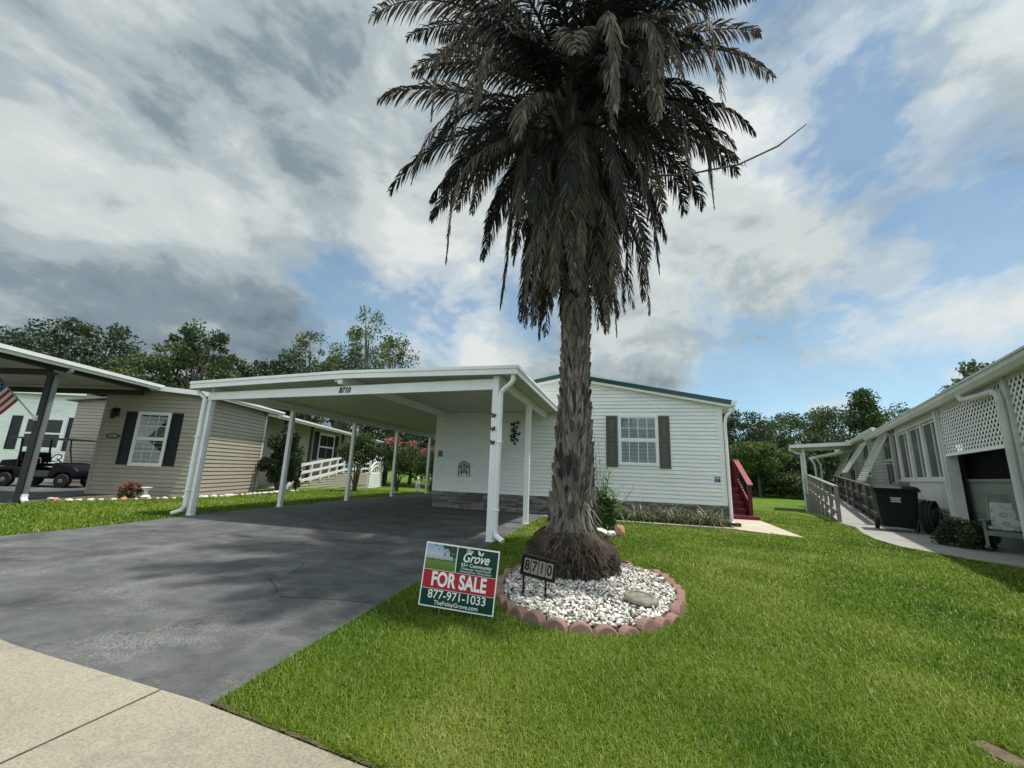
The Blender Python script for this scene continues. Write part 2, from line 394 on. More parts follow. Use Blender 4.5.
def build_world():
    w = bpy.data.worlds.new('World'); scene.world = w; w.use_nodes = True
    nt = w.node_tree; bg = nt.nodes['Background']
    sky = nd(nt, 'ShaderNodeTexSky', sky_type='NISHITA'); sky.sun_disc = False
    sky.sun_elevation = math.asin(SUN.z); sky.sun_rotation = atan2(SUN.x, SUN.y)
    sky.air_density = 1.0; sky.dust_density = .15; sky.ozone_density = 1.4
    tc = nd(nt, 'ShaderNodeTexCoord'); d = tc.outputs['Generated']
    sp = nd(nt, 'ShaderNodeSeparateXYZ'); nt.links.new(d, sp.inputs[0])
    z = mth(nt, 'MAXIMUM', sp.outputs[2], 0.0)
    den = mth(nt, 'ADD', z, .22)
    px = mth(nt, 'DIVIDE', sp.outputs[0], den); py = mth(nt, 'DIVIDE', sp.outputs[1], den)
    cb = nd(nt, 'ShaderNodeCombineXYZ'); nt.links.new(px, cb.inputs[0]); nt.links.new(py, cb.inputs[1])
    mp = nd(nt, 'ShaderNodeMapping'); mp.inputs['Location'].default_value = SKY_OFF; mp.inputs['Rotation'].default_value = (.35, -.25, SKY_ROT); mp.inputs['Scale'].default_value = (1.0, .8, 1.5)
    nt.links.new(d, mp.inputs['Vector']); v = mp.outputs[0]
    m2 = nd(nt, 'ShaderNodeMapping'); m2.inputs['Rotation'].default_value = (0, 0, SKY_ROT); m2.inputs['Scale'].default_value = (1, .7, 1); nt.links.new(cb.outputs[0], m2.inputs['Vector']); v2 = m2.outputs[0]
    na = noise(nt, v, 2.9, 11, .60, .2); nb = noise(nt, v2, 1.7, 9, .6, .3)
    n1 = nd(nt, 'ShaderNodeMix', data_type='FLOAT'); n1.inputs[0].default_value = .35; nt.links.new(na.outputs['Fac'], n1.inputs[2]); nt.links.new(nb.outputs['Fac'], n1.inputs[3])
    n2 = noise(nt, v, 1.9, 6, .5, .3)         # thick / thin
    n3 = noise(nt, v, 6.5, 9, .60, .25)       # billows
    # heavier deck towards -X, more broken cloud towards +X, gaps low down
    xr = ramp(nt, [(.25, (0, 0, 0)), (.75, (1, 1, 1))]); nt.links.new(mth(nt, 'ADD', mth(nt, 'MULTIPLY', sp.outputs[0], .5), .5), xr.inputs[0])
    side = mth(nt, 'MULTIPLY', xr.outputs[0], -.06)
    hor = ramp(nt, [(.04, (0, 0, 0)), (.30, (1, 1, 1))]); nt.links.new(z, hor.inputs[0])
    low = mth(nt, 'MULTIPLY', mth(nt, 'SUBTRACT', 1, hor.outputs[0]), -.085)
    cover = mth(nt, 'ADD', mth(nt, 'ADD', mth(nt, 'MULTIPLY_ADD', n1.outputs[0], 1.25), side), low)
    cover.node.inputs[0].links[0].from_node.inputs[0].links[0].from_node.inputs[2].default_value = -.13
    def lobe(az, el, half, amt):
        dv = (sin(radians(az)) * cos(radians(el)), cos(radians(az)) * cos(radians(el)), sin(radians(el)))
        q = nd(nt, 'ShaderNodeVectorMath', operation='DOT_PRODUCT'); nt.links.new(d, q.inputs[0]); q.inputs[1].default_value = dv
        return mth(nt, 'MULTIPLY', mth(nt, 'POWER', mth(nt, 'MAXIMUM', q.outputs['Value'], 0), math.log(.5) / math.log(cos(radians(half)))), amt)
    for L in GAPS: cover = mth(nt, 'ADD', cover, lobe(*L))
    cm = ramp(nt, [(.34, (.14, .14, .14)), (.41, (.60, .60, .60)), (.49, (1, 1, 1))], 'EASE'); nt.links.new(cover, cm.inputs[0])
    thick = mth(nt, 'ADD', mth(nt, 'MULTIPLY', n2.outputs['Fac'], .80), mth(nt, 'MULTIPLY', n3.outputs['Fac'], .52))
    thick = mth(nt, 'ADD', thick, mth(nt, 'MULTIPLY_ADD', xr.outputs[0], -.05))
    nt.nodes[-2].inputs[2].default_value = -.16
    thick = mth(nt, 'ADD', thick, mth(nt, 'MULTIPLY', mth(nt, 'SUBTRACT', 1, hor.outputs[0]), mth(nt, 'ADD', .07, mth(nt, 'MULTIPLY', xr.outputs[0], -.07))))
    for L in BANKS: thick = mth(nt, 'ADD', thick, lobe(*L))
    cc = ramp(nt, [(.32, (.61, .64, .635)), (.42, (.49, .535, .535)), (.51, (.34, .395, .415)), (.60, (.195, .245, .28)), (.72, (.12, .165, .205))], 'EASE'); nt.links.new(thick, cc.inputs[0])
    # light through thin cloud near the sun, plus added bright fill behind the camera
    sd = nd(nt, 'ShaderNodeVectorMath', operation='DOT_PRODUCT'); nt.links.new(d, sd.inputs[0]); sd.inputs[1].default_value = SUN
    gl = mth(nt, 'POWER', mth(nt, 'MAXIMUM', sd.outputs['Value'], 0), 9)
    gain = mth(nt, 'ADD', 1.0, mth(nt, 'MULTIPLY', gl, 2.0))
    bk = ramp(nt, [(.0, (1, 1, 1)), (.62, (0, 0, 0))]); nt.links.new(mth(nt, 'ADD', mth(nt, 'MULTIPLY', sp.outputs[1], .5), .5), bk.inputs[0])
    gain = mth(nt, 'ADD', gain, mth(nt, 'MULTIPLY', bk.outputs[0], BACK_GAIN))
    scl = nd(nt, 'ShaderNodeVectorMath', operation='SCALE'); nt.links.new(cc.outputs[0], scl.inputs[0]); nt.links.new(gain, scl.inputs['Scale'])
    sk = nd(nt, 'ShaderNodeVectorMath', operation='SCALE'); nt.links.new(sky.outputs[0], sk.inputs[0]); sk.inputs['Scale'].default_value = .12
    hz = ramp(nt, [(.0, (.74, .95, 1.08)), (.25, (1.02, 1.08, .95))]); nt.links.new(z, hz.inputs[0])
    skt = mixc(nt, 1.0, sk.outputs[0], hz.outputs[0], 'MULTIPLY')
    final = mixc(nt, cm.outputs[0], skt, scl.outputs[0])
    nt.links.new(final, bg.inputs['Color']); bg.inputs['Strength'].default_value = 1.0
GAPS = [(-39.0, 18.6, 8, -0.3), (33.7, 31.6, 7, -0.17), (31.2, 28.0, 5, -0.09), (12.4, 25.0, 8, 0.13), (-0.1, 23.3, 6, 0.1), (23.1, 35.9, 5, -0.1), (12.2, 44.7, 4, -0.06), (36.4, 22.2, 5, -0.12), (19.6, 12.4, 7, -0.1), (28.8, 10.0, 9, -0.1), (-10.8, 17.5, 5, -0.12), (35.9, 39.0, 7, -0.13), (8.9, 18.0, 5, -0.06), (3.3, 39.5, 14, 0.06), (-61.8, 19.3, 22, 0.12), (-49.1, 44.3, 20, 0.08), (-29.1, 34.9, 10, 0.06), (22.0, 26.9, 13, 0.05), (34.0, 17.4, 9, 0.04), (39.4, 33.7, 6, 0.08), (19.6, 42.7, 9, 0.06)]
BANKS = [(-52.7, 36.8, 9, 0.13), (-60.4, 36.6, 7, 0.06), (-62.6, 15.9, 13, 0.13), (-49.1, 20.0, 8, 0.12), (-63.0, 25.3, 9, -0.1), (-68.3, 24.0, 8, -0.08), (-53.3, 26.1, 6, -0.1), (-41.7, 47.5, 12, -0.07), (-64.2, 40.6, 9, -0.05), (-32.8, 28.4, 8, -0.07), (8.7, 35.4, 12, -0.04), (21.4, 21.5, 7, 0.02), (-28.9, 18.5, 6, -0.12), (-68.2, 29.4, 6, 0.03), (-11.8, 28.2, 7, -0.08), (-20.3, 17.1, 6, -0.15), (3.9, 19.1, 7, -0.1), (-72.1, 34.4, 10, -0.08), (13.2, 27.8, 8, -0.03), (0.7, 51.1, 7, 0.02), (33.0, 38.9, 9, -0.06), (33.4, 22.4, 9, -0.02), (19.0, 38.2, 8, -0.04), (-6.6, 30.0, 8, -0.06), (28.3, 31.1, 6, -0.05)]
SKY_ROT = -.9; SKY_OFF = (4.2, 1.3, 2.0); BACK_GAIN = 1.9
build_world()
scene.view_settings.view_transform = 'Standard'; scene.view_settings.look = 'None'
scene.view_settings.exposure = 0.32; scene.view_settings.gamma = 1.0

# ------------------------------------------------------------------ ground
ys = [-60, -30, -12, -4, 0, 4, 8, 12, 15] + [15 + i for i in range(1, 15)] + [30, 35, 45, 60, 90, 150, 400]
mb = MB()
xs = [-400, -120, -60, -30, -15, -5, 5, 15, 30, 60, 120, 400]
for j in range(len(ys) - 1):
    for i in range(len(xs) - 1):
        a, b, c, d2 = xs[i], xs[i + 1], ys[j], ys[j + 1]
        mb.face([(a, c, ground(c)), (b, c, ground(c)), (b, d2, ground(d2)), (a, d2, ground(d2))])
tag(mb.build('ground', LAWN, weld=True), kind='structure')

def strip(name, rows, mat, dz):
    """rows: (y, x_left, x_right)"""
    b = MB()
    for (y0, l0, r0), (y1, l1, r1) in zip(rows, rows[1:]):
        b.face([(l0, y0, ground(y0) + dz), (r0, y0, ground(y0) + dz), (r1, y1, ground(y1) + dz), (l1, y1, ground(y1) + dz)])
    return tag(b.build(name, mat, weld=True), kind='structure')

def interp(pts, x):
    for (x0, y0), (x1, y1) in zip(pts, pts[1:]):
        if x <= x1: return y0 + (y1 - y0) * (x - x0) / (x1 - x0)
    return pts[-1][1]
SW = [(-40, 7.5), (-20, 4.3), (-12, 3.0), (-6, 2.2), (-3.68, 1.88), (-1.91, 1.77), (-1.05, 1.65), (1, 1.42), (4, 1.2), (12, 1.0), (40, 2.5)]
def sw_edge(x): return interp(SW, x)
# driveway: front flare to the sidewalk, then up under the carport
mb = MB()
edge = [(x, sw_edge(x)) for x in (-8.25, -6, -3.68, -1.91)]
poly = edge + [(-1.96, 2.6), (-2.04, 4.13), (-2.04, 11.6), (-5.53, 11.6)] + [(-5.53, 15.0)]
poly = poly + [(-8.85, 15.0), (-8.75, 9), (-8.62, 6.9), (-8.42, 5.9), (-8.3, 5.0), (-8.3, 3.9)]
mb.face([(x, y, .014) for x, y in poly])
for k in range(15, 21):
    mb.face([(-8.85, k, ground(k) + .014), (-5.53, k, ground(k) + .014), (-5.53, k + 1, ground(k + 1) + .014), (-8.85, k + 1, ground(k + 1) + .014)])
tag(mb.build('driveway', ASPH), kind='structure')
# seams in the asphalt
mb = MB(); random.seed(3)
def crack(pts, w):
    out = []
    for (a, b) in zip(pts, pts[1:]):
        a = Vector(a); b = Vector(b); n = max(2, int((b - a).length / .12))
        for k in range(n): out.append(a.lerp(b, k / n) + Vector((random.uniform(-.018, .018), random.uniform(-.018, .018))))
    out.append(Vector(pts[-1]))
    for i in range(len(out) - 1):
        if random.random() < .12: continue
        d = (out[i + 1] - out[i]).normalized(); s = Vector((-d.y, d.x)) * w * random.uniform(.25, 1)
        mb.face([(*(out[i] - s), .018), (*(out[i] + s), .018), (*(out[i + 1] + s * .8), .018), (*(out[i + 1] - s * .8), .018)])
crack([(-6.6, 2.5), (-6.0, 3.6), (-5.0, 4.8), (-4.35, 5.65)], .007)
crack([(-8.2, 5.05), (-6.5, 5.2), (-4.35, 5.65), (-2.1, 5.9)], .008)
crack([(-3.4, 3.6), (-2.9, 3.2), (-2.1, 3.35)], .005)
crack([(-3.6, 4.3), (-3.3, 3.7), (-3.4, 3.6)], .005)
tag(mb.build('driveway_seam', INK), kind='structure')

def band(name, e0, e1, mat, dz, n=40, x0=-40, x1=40, thick=0.0):
    b = MB()
    for i in range(n):
        a = x0 + (x1 - x0) * i / n; c = x0 + (x1 - x0) * (i + 1) / n
        b.face([(a, sw_edge(a) + e0, dz), (c, sw_edge(c) + e0, dz), (c, sw_edge(c) + e1, dz), (a, sw_edge(a) + e1, dz)])
    return tag(b.build(name, mat, weld=True), kind='structure')
band('sidewalk', -1.55, -.004, AGG, .022, 160)
band('road', -9, -1.75, ASPH, .008, 40)
b = MB()
for i in range(80):
    a = -40 + i; c = a + 1
    b.hexa([(a, sw_edge(a) - 1.75, -.05), (c, sw_edge(c) - 1.75, -.05), (c, sw_edge(c) - 1.552, -.05), (a, sw_edge(a) - 1.552, -.05),
            (a, sw_edge(a) - 1.75, .10), (c, sw_edge(c) - 1.75, .10), (c, sw_edge(c) - 1.552, .10), (a, sw_edge(a) - 1.552, .10)])
tag(b.build('kerb', CONC), kind='structure')
mb = MB()
for x in (-14.2, -11.2, -8.2, -5.2, -2.25, .75, 3.75, 6.75):
    y = sw_edge(x)
    mb.face([(x - .0035, y - 1.55, .0262), (x + .0035, y - 1.55, .0262), (x + .0135, y - .004, .0262), (x + .0065, y - .004, .0262)])
tag(mb.build('sidewalk_joint', MULCH), kind='structure')
# soil gap where the sidewalk meets the lawn
mb = MB(); random.seed(5)
pts = []
x = -1.9
while x < 12:
    pts.append((x, sw_edge(x) - random.uniform(-.004, .004), sw_edge(x) + random.uniform(.006, .024))); x += .035
for (x0, a0, b0), (x1, a1, b1) in zip(pts, pts[1:]):
    mb.face([(x0, a0, .027), (x1, a1, .027), (x1, b1, .027), (x0, b0, .027)])
tag(mb.build('soil_edge', MULCH), kind='structure')
# concrete walk at the right corner of the white house
mb = MB()
mb.prism([(2.42, 10.70), (3.50, 10.02), (3.63, 13.35), (2.56, 13.3)], -.05, .035, 'z')
tag(mb.build('path', CONC2), kind='structure')
# flower bed in front of the house and its concrete edging strip
mb = MB(); mb.face([(-1.98, 10.72, .012), (2.40, 10.66, .012), (2.45, 11.6, .012), (-1.98, 11.6, .012)])
tag(mb.build('planting_bed', MULCH), kind='structure')
mb = MB(); mb.prism([(-2.0, 10.74), (2.42, 10.64), (2.42, 10.74), (-2.0, 10.84)], -.05, .06, 'z')
tag(mb.build('bed_kerb', CONC2, bevel=.01), kind='structure')
# walk along the right-hand house
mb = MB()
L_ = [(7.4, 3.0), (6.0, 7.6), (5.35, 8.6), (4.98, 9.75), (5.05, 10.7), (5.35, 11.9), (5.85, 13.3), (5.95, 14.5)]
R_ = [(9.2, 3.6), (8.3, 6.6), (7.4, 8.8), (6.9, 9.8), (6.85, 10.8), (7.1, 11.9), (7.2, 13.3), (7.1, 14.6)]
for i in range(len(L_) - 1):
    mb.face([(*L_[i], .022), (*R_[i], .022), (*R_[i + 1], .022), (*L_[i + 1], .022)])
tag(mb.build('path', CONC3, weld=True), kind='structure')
# carport floor and rock bed by the beige house
mb = MB(); mb.face([(-13.0, 3.2, .012), (-13.25, 6.55, .012), (-14.2, 7.55, .012), (-15.55, 9.0, .012), (-18.4, 18.0, .012), (-30.0, 15.0, .012), (-24, 1.5, .012)])
tag(mb.build('path', ASPH), kind='structure')
mb = MB(); mb.face([(-14.2, 7.55, .016), (-13.35, 7.2, .016), (-12.85, 8.4, .016), (-12.4, 9.85, .016), (-12.5, 11.3, .016), (-13.1, 14.6, .016), (-14.3, 14.9, .016), (-12.9, 9.9, .016), (-15.5, 9.05, .016)])
tag(mb.build('planting_bed', SOIL), kind='structure')

# ------------------------------------------------------------------ building helpers
def siding(mb, z0, z1, c, lf, rf, place, proud=.028):
    """lapped courses, each with a proud lower edge over a narrow groove"""
    z = z0; g = .018
    while z < z1 - 1e-4:
        e = min(z + c, z1)
        if e - z < .03: g = (e - z) * .3
        ls = [lf(z), lf(e - g), lf(e)]; rs = [rf(z), rf(e - g), rf(e)]
        if rs[0] - ls[0] < .02: break
        for k in (1, 2):
            if rs[k] < ls[k]: ls[k] = rs[k] = (ls[k] + rs[k]) / 2
        mb.face([place(ls[0], .0, z), place(rs[0], .0, z), place(rs[0], proud, z), place(ls[0], proud, z)])
        mb.face([place(ls[0], proud, z), place(rs[0], proud, z), place(rs[1], proud * .5, e - g), place(ls[1], proud * .5, e - g)])
        mb.face([place(ls[1], proud * .5, e - g), place(rs[1], proud * .5, e - g), place(rs[1], 0, e - g + .002), place(ls[1], 0, e - g + .002)])
        mb.face([place(ls[1], 0, e - g + .002), place(rs[1], 0, e - g + .002), place(rs[2], 0, e), place(ls[2], 0, e)])
        z = e

def window(parent, place, a0, a1, z0, z1, cols, rows_top, rows_bot, fr_mat, mode='blind', fw=.06, split=.5, muntin_top=True):
    """frame with two sashes; place(a, out, z)"""
    def bx(mb, a, b, o0, o1, c, d):
        p = [place(a, o0, c), place(b, o0, c), place(b, o1, c), place(a, o1, c), place(a, o0, d), place(b, o0, d), place(b, o1, d), place(a, o1, d)]
        mb.hexa(p)
    f = MB()
    bx(f, a0 - fw, a0, .0, .052, z0 - fw, z1 + fw); bx(f, a1, a1 + fw, .0, .052, z0 - fw, z1 + fw)
    bx(f, a0, a1, .0, .052, z1, z1 + fw); bx(f, a0, a1, .0, .058, z0 - fw, z0)
    w = f.build('window', fr_mat, parent)
    zm = z0 + (z1 - z0) * split
    s = MB()
    bx(s, a0, a1, .02, .046, zm - .022, zm + .022)
    for (za, zb) in ((z0, zm - .022), (zm + .022, z1)):
        bx(s, a0, a0 + .028, .02, .042, za, zb); bx(s, a1 - .028, a1, .02, .042, za, zb)
        bx(s, a0 + .028, a1 - .028, .02, .042, za, za + .028); bx(s, a0 + .028, a1 - .028, .02, .042, zb - .028, zb)
    s.build('sash', fr_mat, w)
    g = MB()
    for (za, zb, nr) in ((zm + .05, z1 - .028, rows_top), (z0 + .028, zm - .05, rows_bot)):
        if nr == 0: continue
        for k in range(1, cols):
            x = a0 + (a1 - a0) * k / cols; bx(g, x - .008, x + .008, .037, .041, za, zb)
        for k in range(1, nr):
            z = za + (zb - za) * k / nr; bx(g, a0 + .028, a1 - .028, .0372, .0412, z - .008, z + .008)
    if g.f: g.build('glazing_bars', fr_mat, w)
    p = MB(); p.face([place(a0, .034, z0), place(a1, .034, z0), place(a1, .034, z1), place(a0, .034, z1)]); p.build('pane', SCREEN if mode == 'none' else GLASS, w)
    bk = MB()
    if mode == 'blind':
        z = z0
        while z < z1 - .02:
            bk.face([place(a0, .030, z), place(a1, .030, z), place(a1, .022, z + .03), place(a0, .022, z + .03)]); z += .034
        bk.build('blind', BLIND, w)
    elif mode == 'curtain':
        for k in range(14):
            x = a0 + (a1 - a0) * k / 14; e = a0 + (a1 - a0) * (k + 1) / 14
            o0, o1 = (.022, .030) if k % 2 else (.030, .022)
            bk.face([place(x, o0, zm), place(e, o1, zm), place(e, o1, zm + (z1 - zm) * .55), place(x, o0, zm + (z1 - zm) * .55)])
        bk.build('curtain', CURT, w)
    d = MB(); d.face([place(a0, .018, z0), place(a1, .018, z0), place(a1, .018, z1), place(a0, .018, z1)]); d.build('backing', DARK, w)
    return w

def shutter(parent, place, a0, a1, z0, z1, mat, raised=True):
    def bx(mb, a, b, o0, o1, c, d):
        mb.hexa([place(a, o0, c), place(b, o0, c), place(b, o1, c), place(a, o1, c), place(a, o0, d), place(b, o0, d), place(b, o1, d), place(a, o1, d)])
    s = MB(); w = .045
    bx(s, a0, a1, .012, .028, z0, z1)
    bx(s, a0, a0 + w, .028, .044, z0, z1); bx(s, a1 - w, a1, .028, .044, z0, z1)
    zs = [z0, z0 + (z1 - z0) * .53, z1]
    bx(s, a0 + w, a1 - w, .028, .044, z0, z0 + .07); bx(s, a0 + w, a1 - w, .028, .044, z1 - .06, z1); bx(s, a0 + w, a1 - w, .028, .044, zs[1] - .04, zs[1] + .04)
    if raised:
        for za, zb in ((z0 + .07, zs[1] - .04), (zs[1] + .04, z1 - .06)):
            bx(s, a0 + w + .022, a1 - w - .022, .028, .038, za + .022, zb - .022)
    return s.build('shutter', mat, parent, bevel=.003)

def text(body, name, size, mat, parent, loc, rot, extrude=.002, bold=0.0, shear=0.0, align='CENTER', sx=1.0):
    c = bpy.data.curves.new(name, 'FONT'); c.body = body; c.size = size; c.extrude = extrude; c.offset = bold; c.shear = shear
    c.align_x = align; c.align_y = 'CENTER'; c.materials.append(mat)
    tmp = bpy.data.objects.new(name, c); col.objects.link(tmp)
    me = bpy.data.meshes.new_from_object(tmp.evaluated_get(bpy.context.evaluated_depsgraph_get()))
    bpy.data.objects.remove(tmp); bpy.data.curves.remove(c); me.name = name
    o = bpy.data.objects.new(name, me); col.objects.link(o)
    o.parent = parent; o.location = loc; o.rotation_euler = rot; o.scale = (sx, 1, 1)
    return o

# ------------------------------------------------------------------ main white house
HX, HY = -1.54, 11.6
hs = empty('house', (HX, HY, 0), 0, 'white vinyl house with a dark green roof edge and stone skirting behind the palm', 'house')
off = (HX, HY, 0)
XL, XR, YB = -5.53, 2.45, 27.5
EAVE = 3.05; SL = .198
def gz(x): return EAVE + (3.99 - SL * 0) * 0 + SL * ((XR - HX) - abs(x - HX))
mb = MB()
front = lambda a, o, z: (a, HY - o, z)
def lf(z): return XL if z <= EAVE else HX - max(0, (XR - HX) - (z - EAVE) / SL)
def rf(z): return XR if z <= EAVE else HX + max(0, (XR - HX) - (z - EAVE) / SL)
siding(mb, .50, 3.84, .1016, lf, rf, front)
# wall core
ridge = EAVE + SL * (XR - HX)
mb.poly([(XL, HY + .012, -.6), (XR, HY + .012, -.6), (XR, HY + .012, EAVE), (HX, HY + .012, ridge), (XL, HY + .012, EAVE)], [(0, 1, 2, 3, 4)])
mb.poly([(XL + .012, HY, -.6), (XL + .012, YB, -.6), (XL + .012, YB, EAVE), (XL + .012, HY, EAVE)], [(0, 1, 2, 3)])
mb.poly([(XR - .012, HY, -.6), (XR - .012, YB, -.6), (XR - .012, YB, EAVE), (XR - .012, HY, EAVE)], [(0, 1, 2, 3)])
mb.poly([(XL, YB, -.6), (XR, YB, -.6), (XR, YB, EAVE), (HX, YB, ridge), (XL, YB, EAVE)], [(0, 1, 2, 3, 4)])
siding(mb, .5, EAVE, .1016, lambda z: HY, lambda z: YB, lambda a, o, z: (XR + o, a, z))
siding(mb, .5, EAVE, .1016, lambda z: HY, lambda z: YB, lambda a, o, z: (XL - o, a, z))
mb.build('wall', W_SIDE, hs, off=off)
# stone skirting: rows of ledge stones
mb = MB(); random.seed(21)
def ledge(mb, a0, a1, z0, z1, place):
    z = z0
    while z < z1 - .01:
        hgt = min(random.choice((.045, .055, .065, .08)), z1 - z); a = a0
        while a < a1 - .01:
            l = min(random.uniform(.12, .42), a1 - a); o = random.uniform(.022, .05); mb.tint = random.random() ** 1.3
            g = .003
            mb.hexa([place(a + g, 0, z + g), place(a + l - g, 0, z + g), place(a + l - g, o, z + g), place(a + g, o, z + g),
                     place(a + g, 0, z + hgt - g), place(a + l - g, 0, z + hgt - g), place(a + l - g, o * .94, z + hgt - g), place(a + g, o * .94, z + hgt - g)])
            a += l
        z += hgt
ledge(mb, XL, XR + .03, -.02, .485, front)
ledge(mb, HY, HY + 3, -.02, .485, lambda a, o, z: (XR + o, a, z))
mb.build('stone_skirting', STONE_L, hs, off=off)
mb = MB(); mb.box((XL - .02, HY - .026, .478), (XR + .02, HY - .002, .512)); mb.build('starter_trim', W_TRIM, hs, off=off)
mb = MB(); mb.box((XR - .10, HY - .024, .50), (XR + .024, HY - .001, EAVE - .02)); mb.box((XR + .001, HY, .50), (XR + .024, HY + .1, EAVE - .02)); mb.build('corner_trim', W_TRIM, hs, off=off)
mb = MB(); mb.box((XL - .024, HY - .024, .50), (XL + .09, HY - .001, EAVE - .02)); mb.build('corner_trim', W_TRIM, hs, off=off)
# roof
ov = .24; fo = .16
def rz(x): return ridge + .10 - SL * abs(x - HX)
mb = MB()
for s in (-1, 1):
    xe = HX + s * (XR - HX + ov)
    a = [(HX, HY - fo, ridge + .10), (xe, HY - fo, rz(xe)), (xe, YB + fo, rz(xe)), (HX, YB + fo, ridge + .10)]
    lo = [(p[0], p[1], p[2] - .05) for p in a]
    mb.hexa([*lo, *a])
    for k in range(36):   # standing ribs of the metal sheet
        y = HY + .1 + k * .44
        if y > YB: break
        mb.bar((HX + s * .05, y, rz(HX + s * .05) + .012), (xe, y, rz(xe) + .012), .03, .024)
mb.build('roof', GREEN_ROOF, hs, off=off)
mb = MB()
for s in (-1, 1):
    xe = HX + s * (XR - HX + ov + .01)
    p = [(HX, rz(HX) + .012), (xe, rz(xe) + .012), (xe, rz(xe) - .105), (HX, rz(HX) - .105)]
    mb.prism(p, HY - fo - .022, HY - fo - .002, 'y')
mb.build('rake_edge', GREEN_ROOF, hs, off=off)
mb = MB()
for s in (-1, 1):
    xe = HX + s * (XR - HX + ov - .02)
    p = [(HX, rz(HX) - .052), (xe, rz(xe) - .052), (xe, rz(xe) - .17), (HX, rz(HX) - .17)]
    mb.prism(p, HY - fo, HY - fo + .02, 'y')
    mb.prism([(HX, rz(HX) - .135), (xe, rz(xe) - .135), (xe, rz(xe) - .15), (HX, rz(HX) - .15)], HY - fo + .02, HY + .01, 'y')
mb.build('rake_board', W_TRIM, hs, off=off)
mb = MB()
xg = HX + (XR - HX + ov)
prof = [(xg - .02, rz(xg) - .03), (xg + .12, rz(xg) - .02), (xg + .12, rz(xg) - .055), (xg + .085, rz(xg) - .12), (xg - .02, rz(xg) - .14)]
mb.prism(prof, HY - fo - .03, YB + .1, 'y'); mb.box((XR + .02, HY - .02, EAVE - .05), (xg - .02, YB, EAVE - .03))
mb.build('gutter', W_ALU, hs, off=off)
mb = MB()
mb.tube([(xg + .05, HY - .11, rz(xg) - .12), (xg + .05, HY - .11, rz(xg) - .18), (XR + .1, HY - .06, EAVE - .36), (XR + .07, HY - .055, EAVE - .55), (XR + .07, HY - .055, .12), (XR + .12, HY - .12, .06)], [.042] * 6, 8)
mb.build('downspout', W_TRIM, hs, off=off, smooth=False)
mb = MB(); mb.box((XR + .0, HY - .22, .0), (XR + .24, HY - .04, .10)); mb.box((XR + .02, HY - .34, .0), (XR + .2, HY - .22, .05)); mb.build('drain_boot', BLACK, hs, off=off, bevel=.01)
window(hs, lambda a, o, z: (a - HX, -o, z), -.085, .845, 1.45, 2.69, 4, 2, 1, W_TRIM, 'blind', .05, .5)
fl = lambda a, o, z: (a - HX, -o, z)
shutter(hs, fl, -.46, -.155, 1.34, 2.72, SHUT); shutter(hs, fl, .905, 1.185, 1.34, 2.72, SHUT)
mb = MB(); mb.box((2.20, HY - .03, 1.05), (2.33, HY - .017, 1.18)); st = mb.build('notice_sticker', BLUE, hs, off=off)
mb = MB(); mb.box((2.22, HY - .034, 1.125), (2.31, HY - .0305, 1.16)); mb.box((2.22, HY - .034, 1.07), (2.27, HY - .0305, 1.085)); mb.build('sticker_print', CREAM, st, off=off)
mb = MB(); mb.box((2.14, HY - .026, 1.08), (2.19, HY - .017, 1.2)); mb.build('sticker_edge', WHITE, st, off=off)
mb = MB(); mb.tube([(-5.36, HY - .03, 1.55), (-5.36, HY - .07, 1.55)], .05, 10); mb.box((-5.43, HY - .03, 1.48), (-5.29, HY - .017, 1.66)); mb.build('outlet_cover', GREYP, hs, off=off)

# ------------------------------------------------------------------ red steps
rs = empty('porch_steps', (3.0, 13.2, 0), 0, 'dark red wooden steps with a sloping handrail beside the white house', 'steps')
off = (3.0, 13.2, 0)
mb = MB(); mb.box((2.62, 13.32, .0), (3.62, 13.92, .13)); mb.build('bottom_platform', RED, rs, off=off, bevel=.008)
mb = MB()
for k in range(4):
    y0 = 13.9 + k * .24; mb.box((2.64, y0, .10 + .19 * (k + .5)), (3.46, y0 + .26, .10 + .19 * (k + 1) - .04 + .04))
mb.build('tread', RED, rs, off=off, bevel=.006)
mb = MB()
for k in range(4):
    y0 = 13.9 + k * .24; mb.box((2.66, y0 + .02, .0), (3.44, y0 + .04, .10 + .19 * (k + .5)))
mb.build('riser', RED, rs, off=off)
mb = MB(); mb.box((2.5, 14.86, .80), (3.5, 15.7, .88)); mb.build('landing', RED, rs, off=off, bevel=.006)
for (x, y, zt) in ((3.50, 13.66, 1.0), (3.50, 14.9, 1.72), (3.50, 15.65, 1.72), (2.58, 15.65, 1.72)):
    mb = MB(); mb.box((x - .05, y - .05, 0), (x + .05, y + .05, zt)); mb.build('rail_post', RED, rs, off=off, bevel=.006)
mb = MB(); mb.bar((3.50, 13.52, .98), (3.50, 14.98, 1.76), .15, .04); mb.bar((3.5, 14.9, 1.75), (3.5, 15.7, 1.75), .14, .04); mb.bar((2.5, 15.65, 1.75), (3.57, 15.65, 1.75), .14, .04)
mb.build('handrail', REDL, rs, off=off, bevel=.005)
mb = MB(); mb.bar((3.5, 13.7, .42), (3.5, 14.9, 1.12), .04, .09); mb.bar((3.5, 14.9, 1.1), (3.5, 15.7, 1.1), .04, .09); mb.build('mid_rail', RED, rs, off=off)
mb = MB()
for k in range(8): mb.box((2.55 + k * .118, 15.63, .3), (2.55 + k * .118 + .108, 15.65, 1.70))
for k in range(5): mb.box((3.49, 15.0 + k * .122, .1), (3.51, 15.0 + k * .122 + .114, 1.70))
for k in range(9):
    y = 13.72 + k * .125; mb.box((3.49, y, .0), (3.51, y + .12, .30 + (y - 13.7) * .62 + .18))
mb.build('side_boards', RED, rs, off=off)

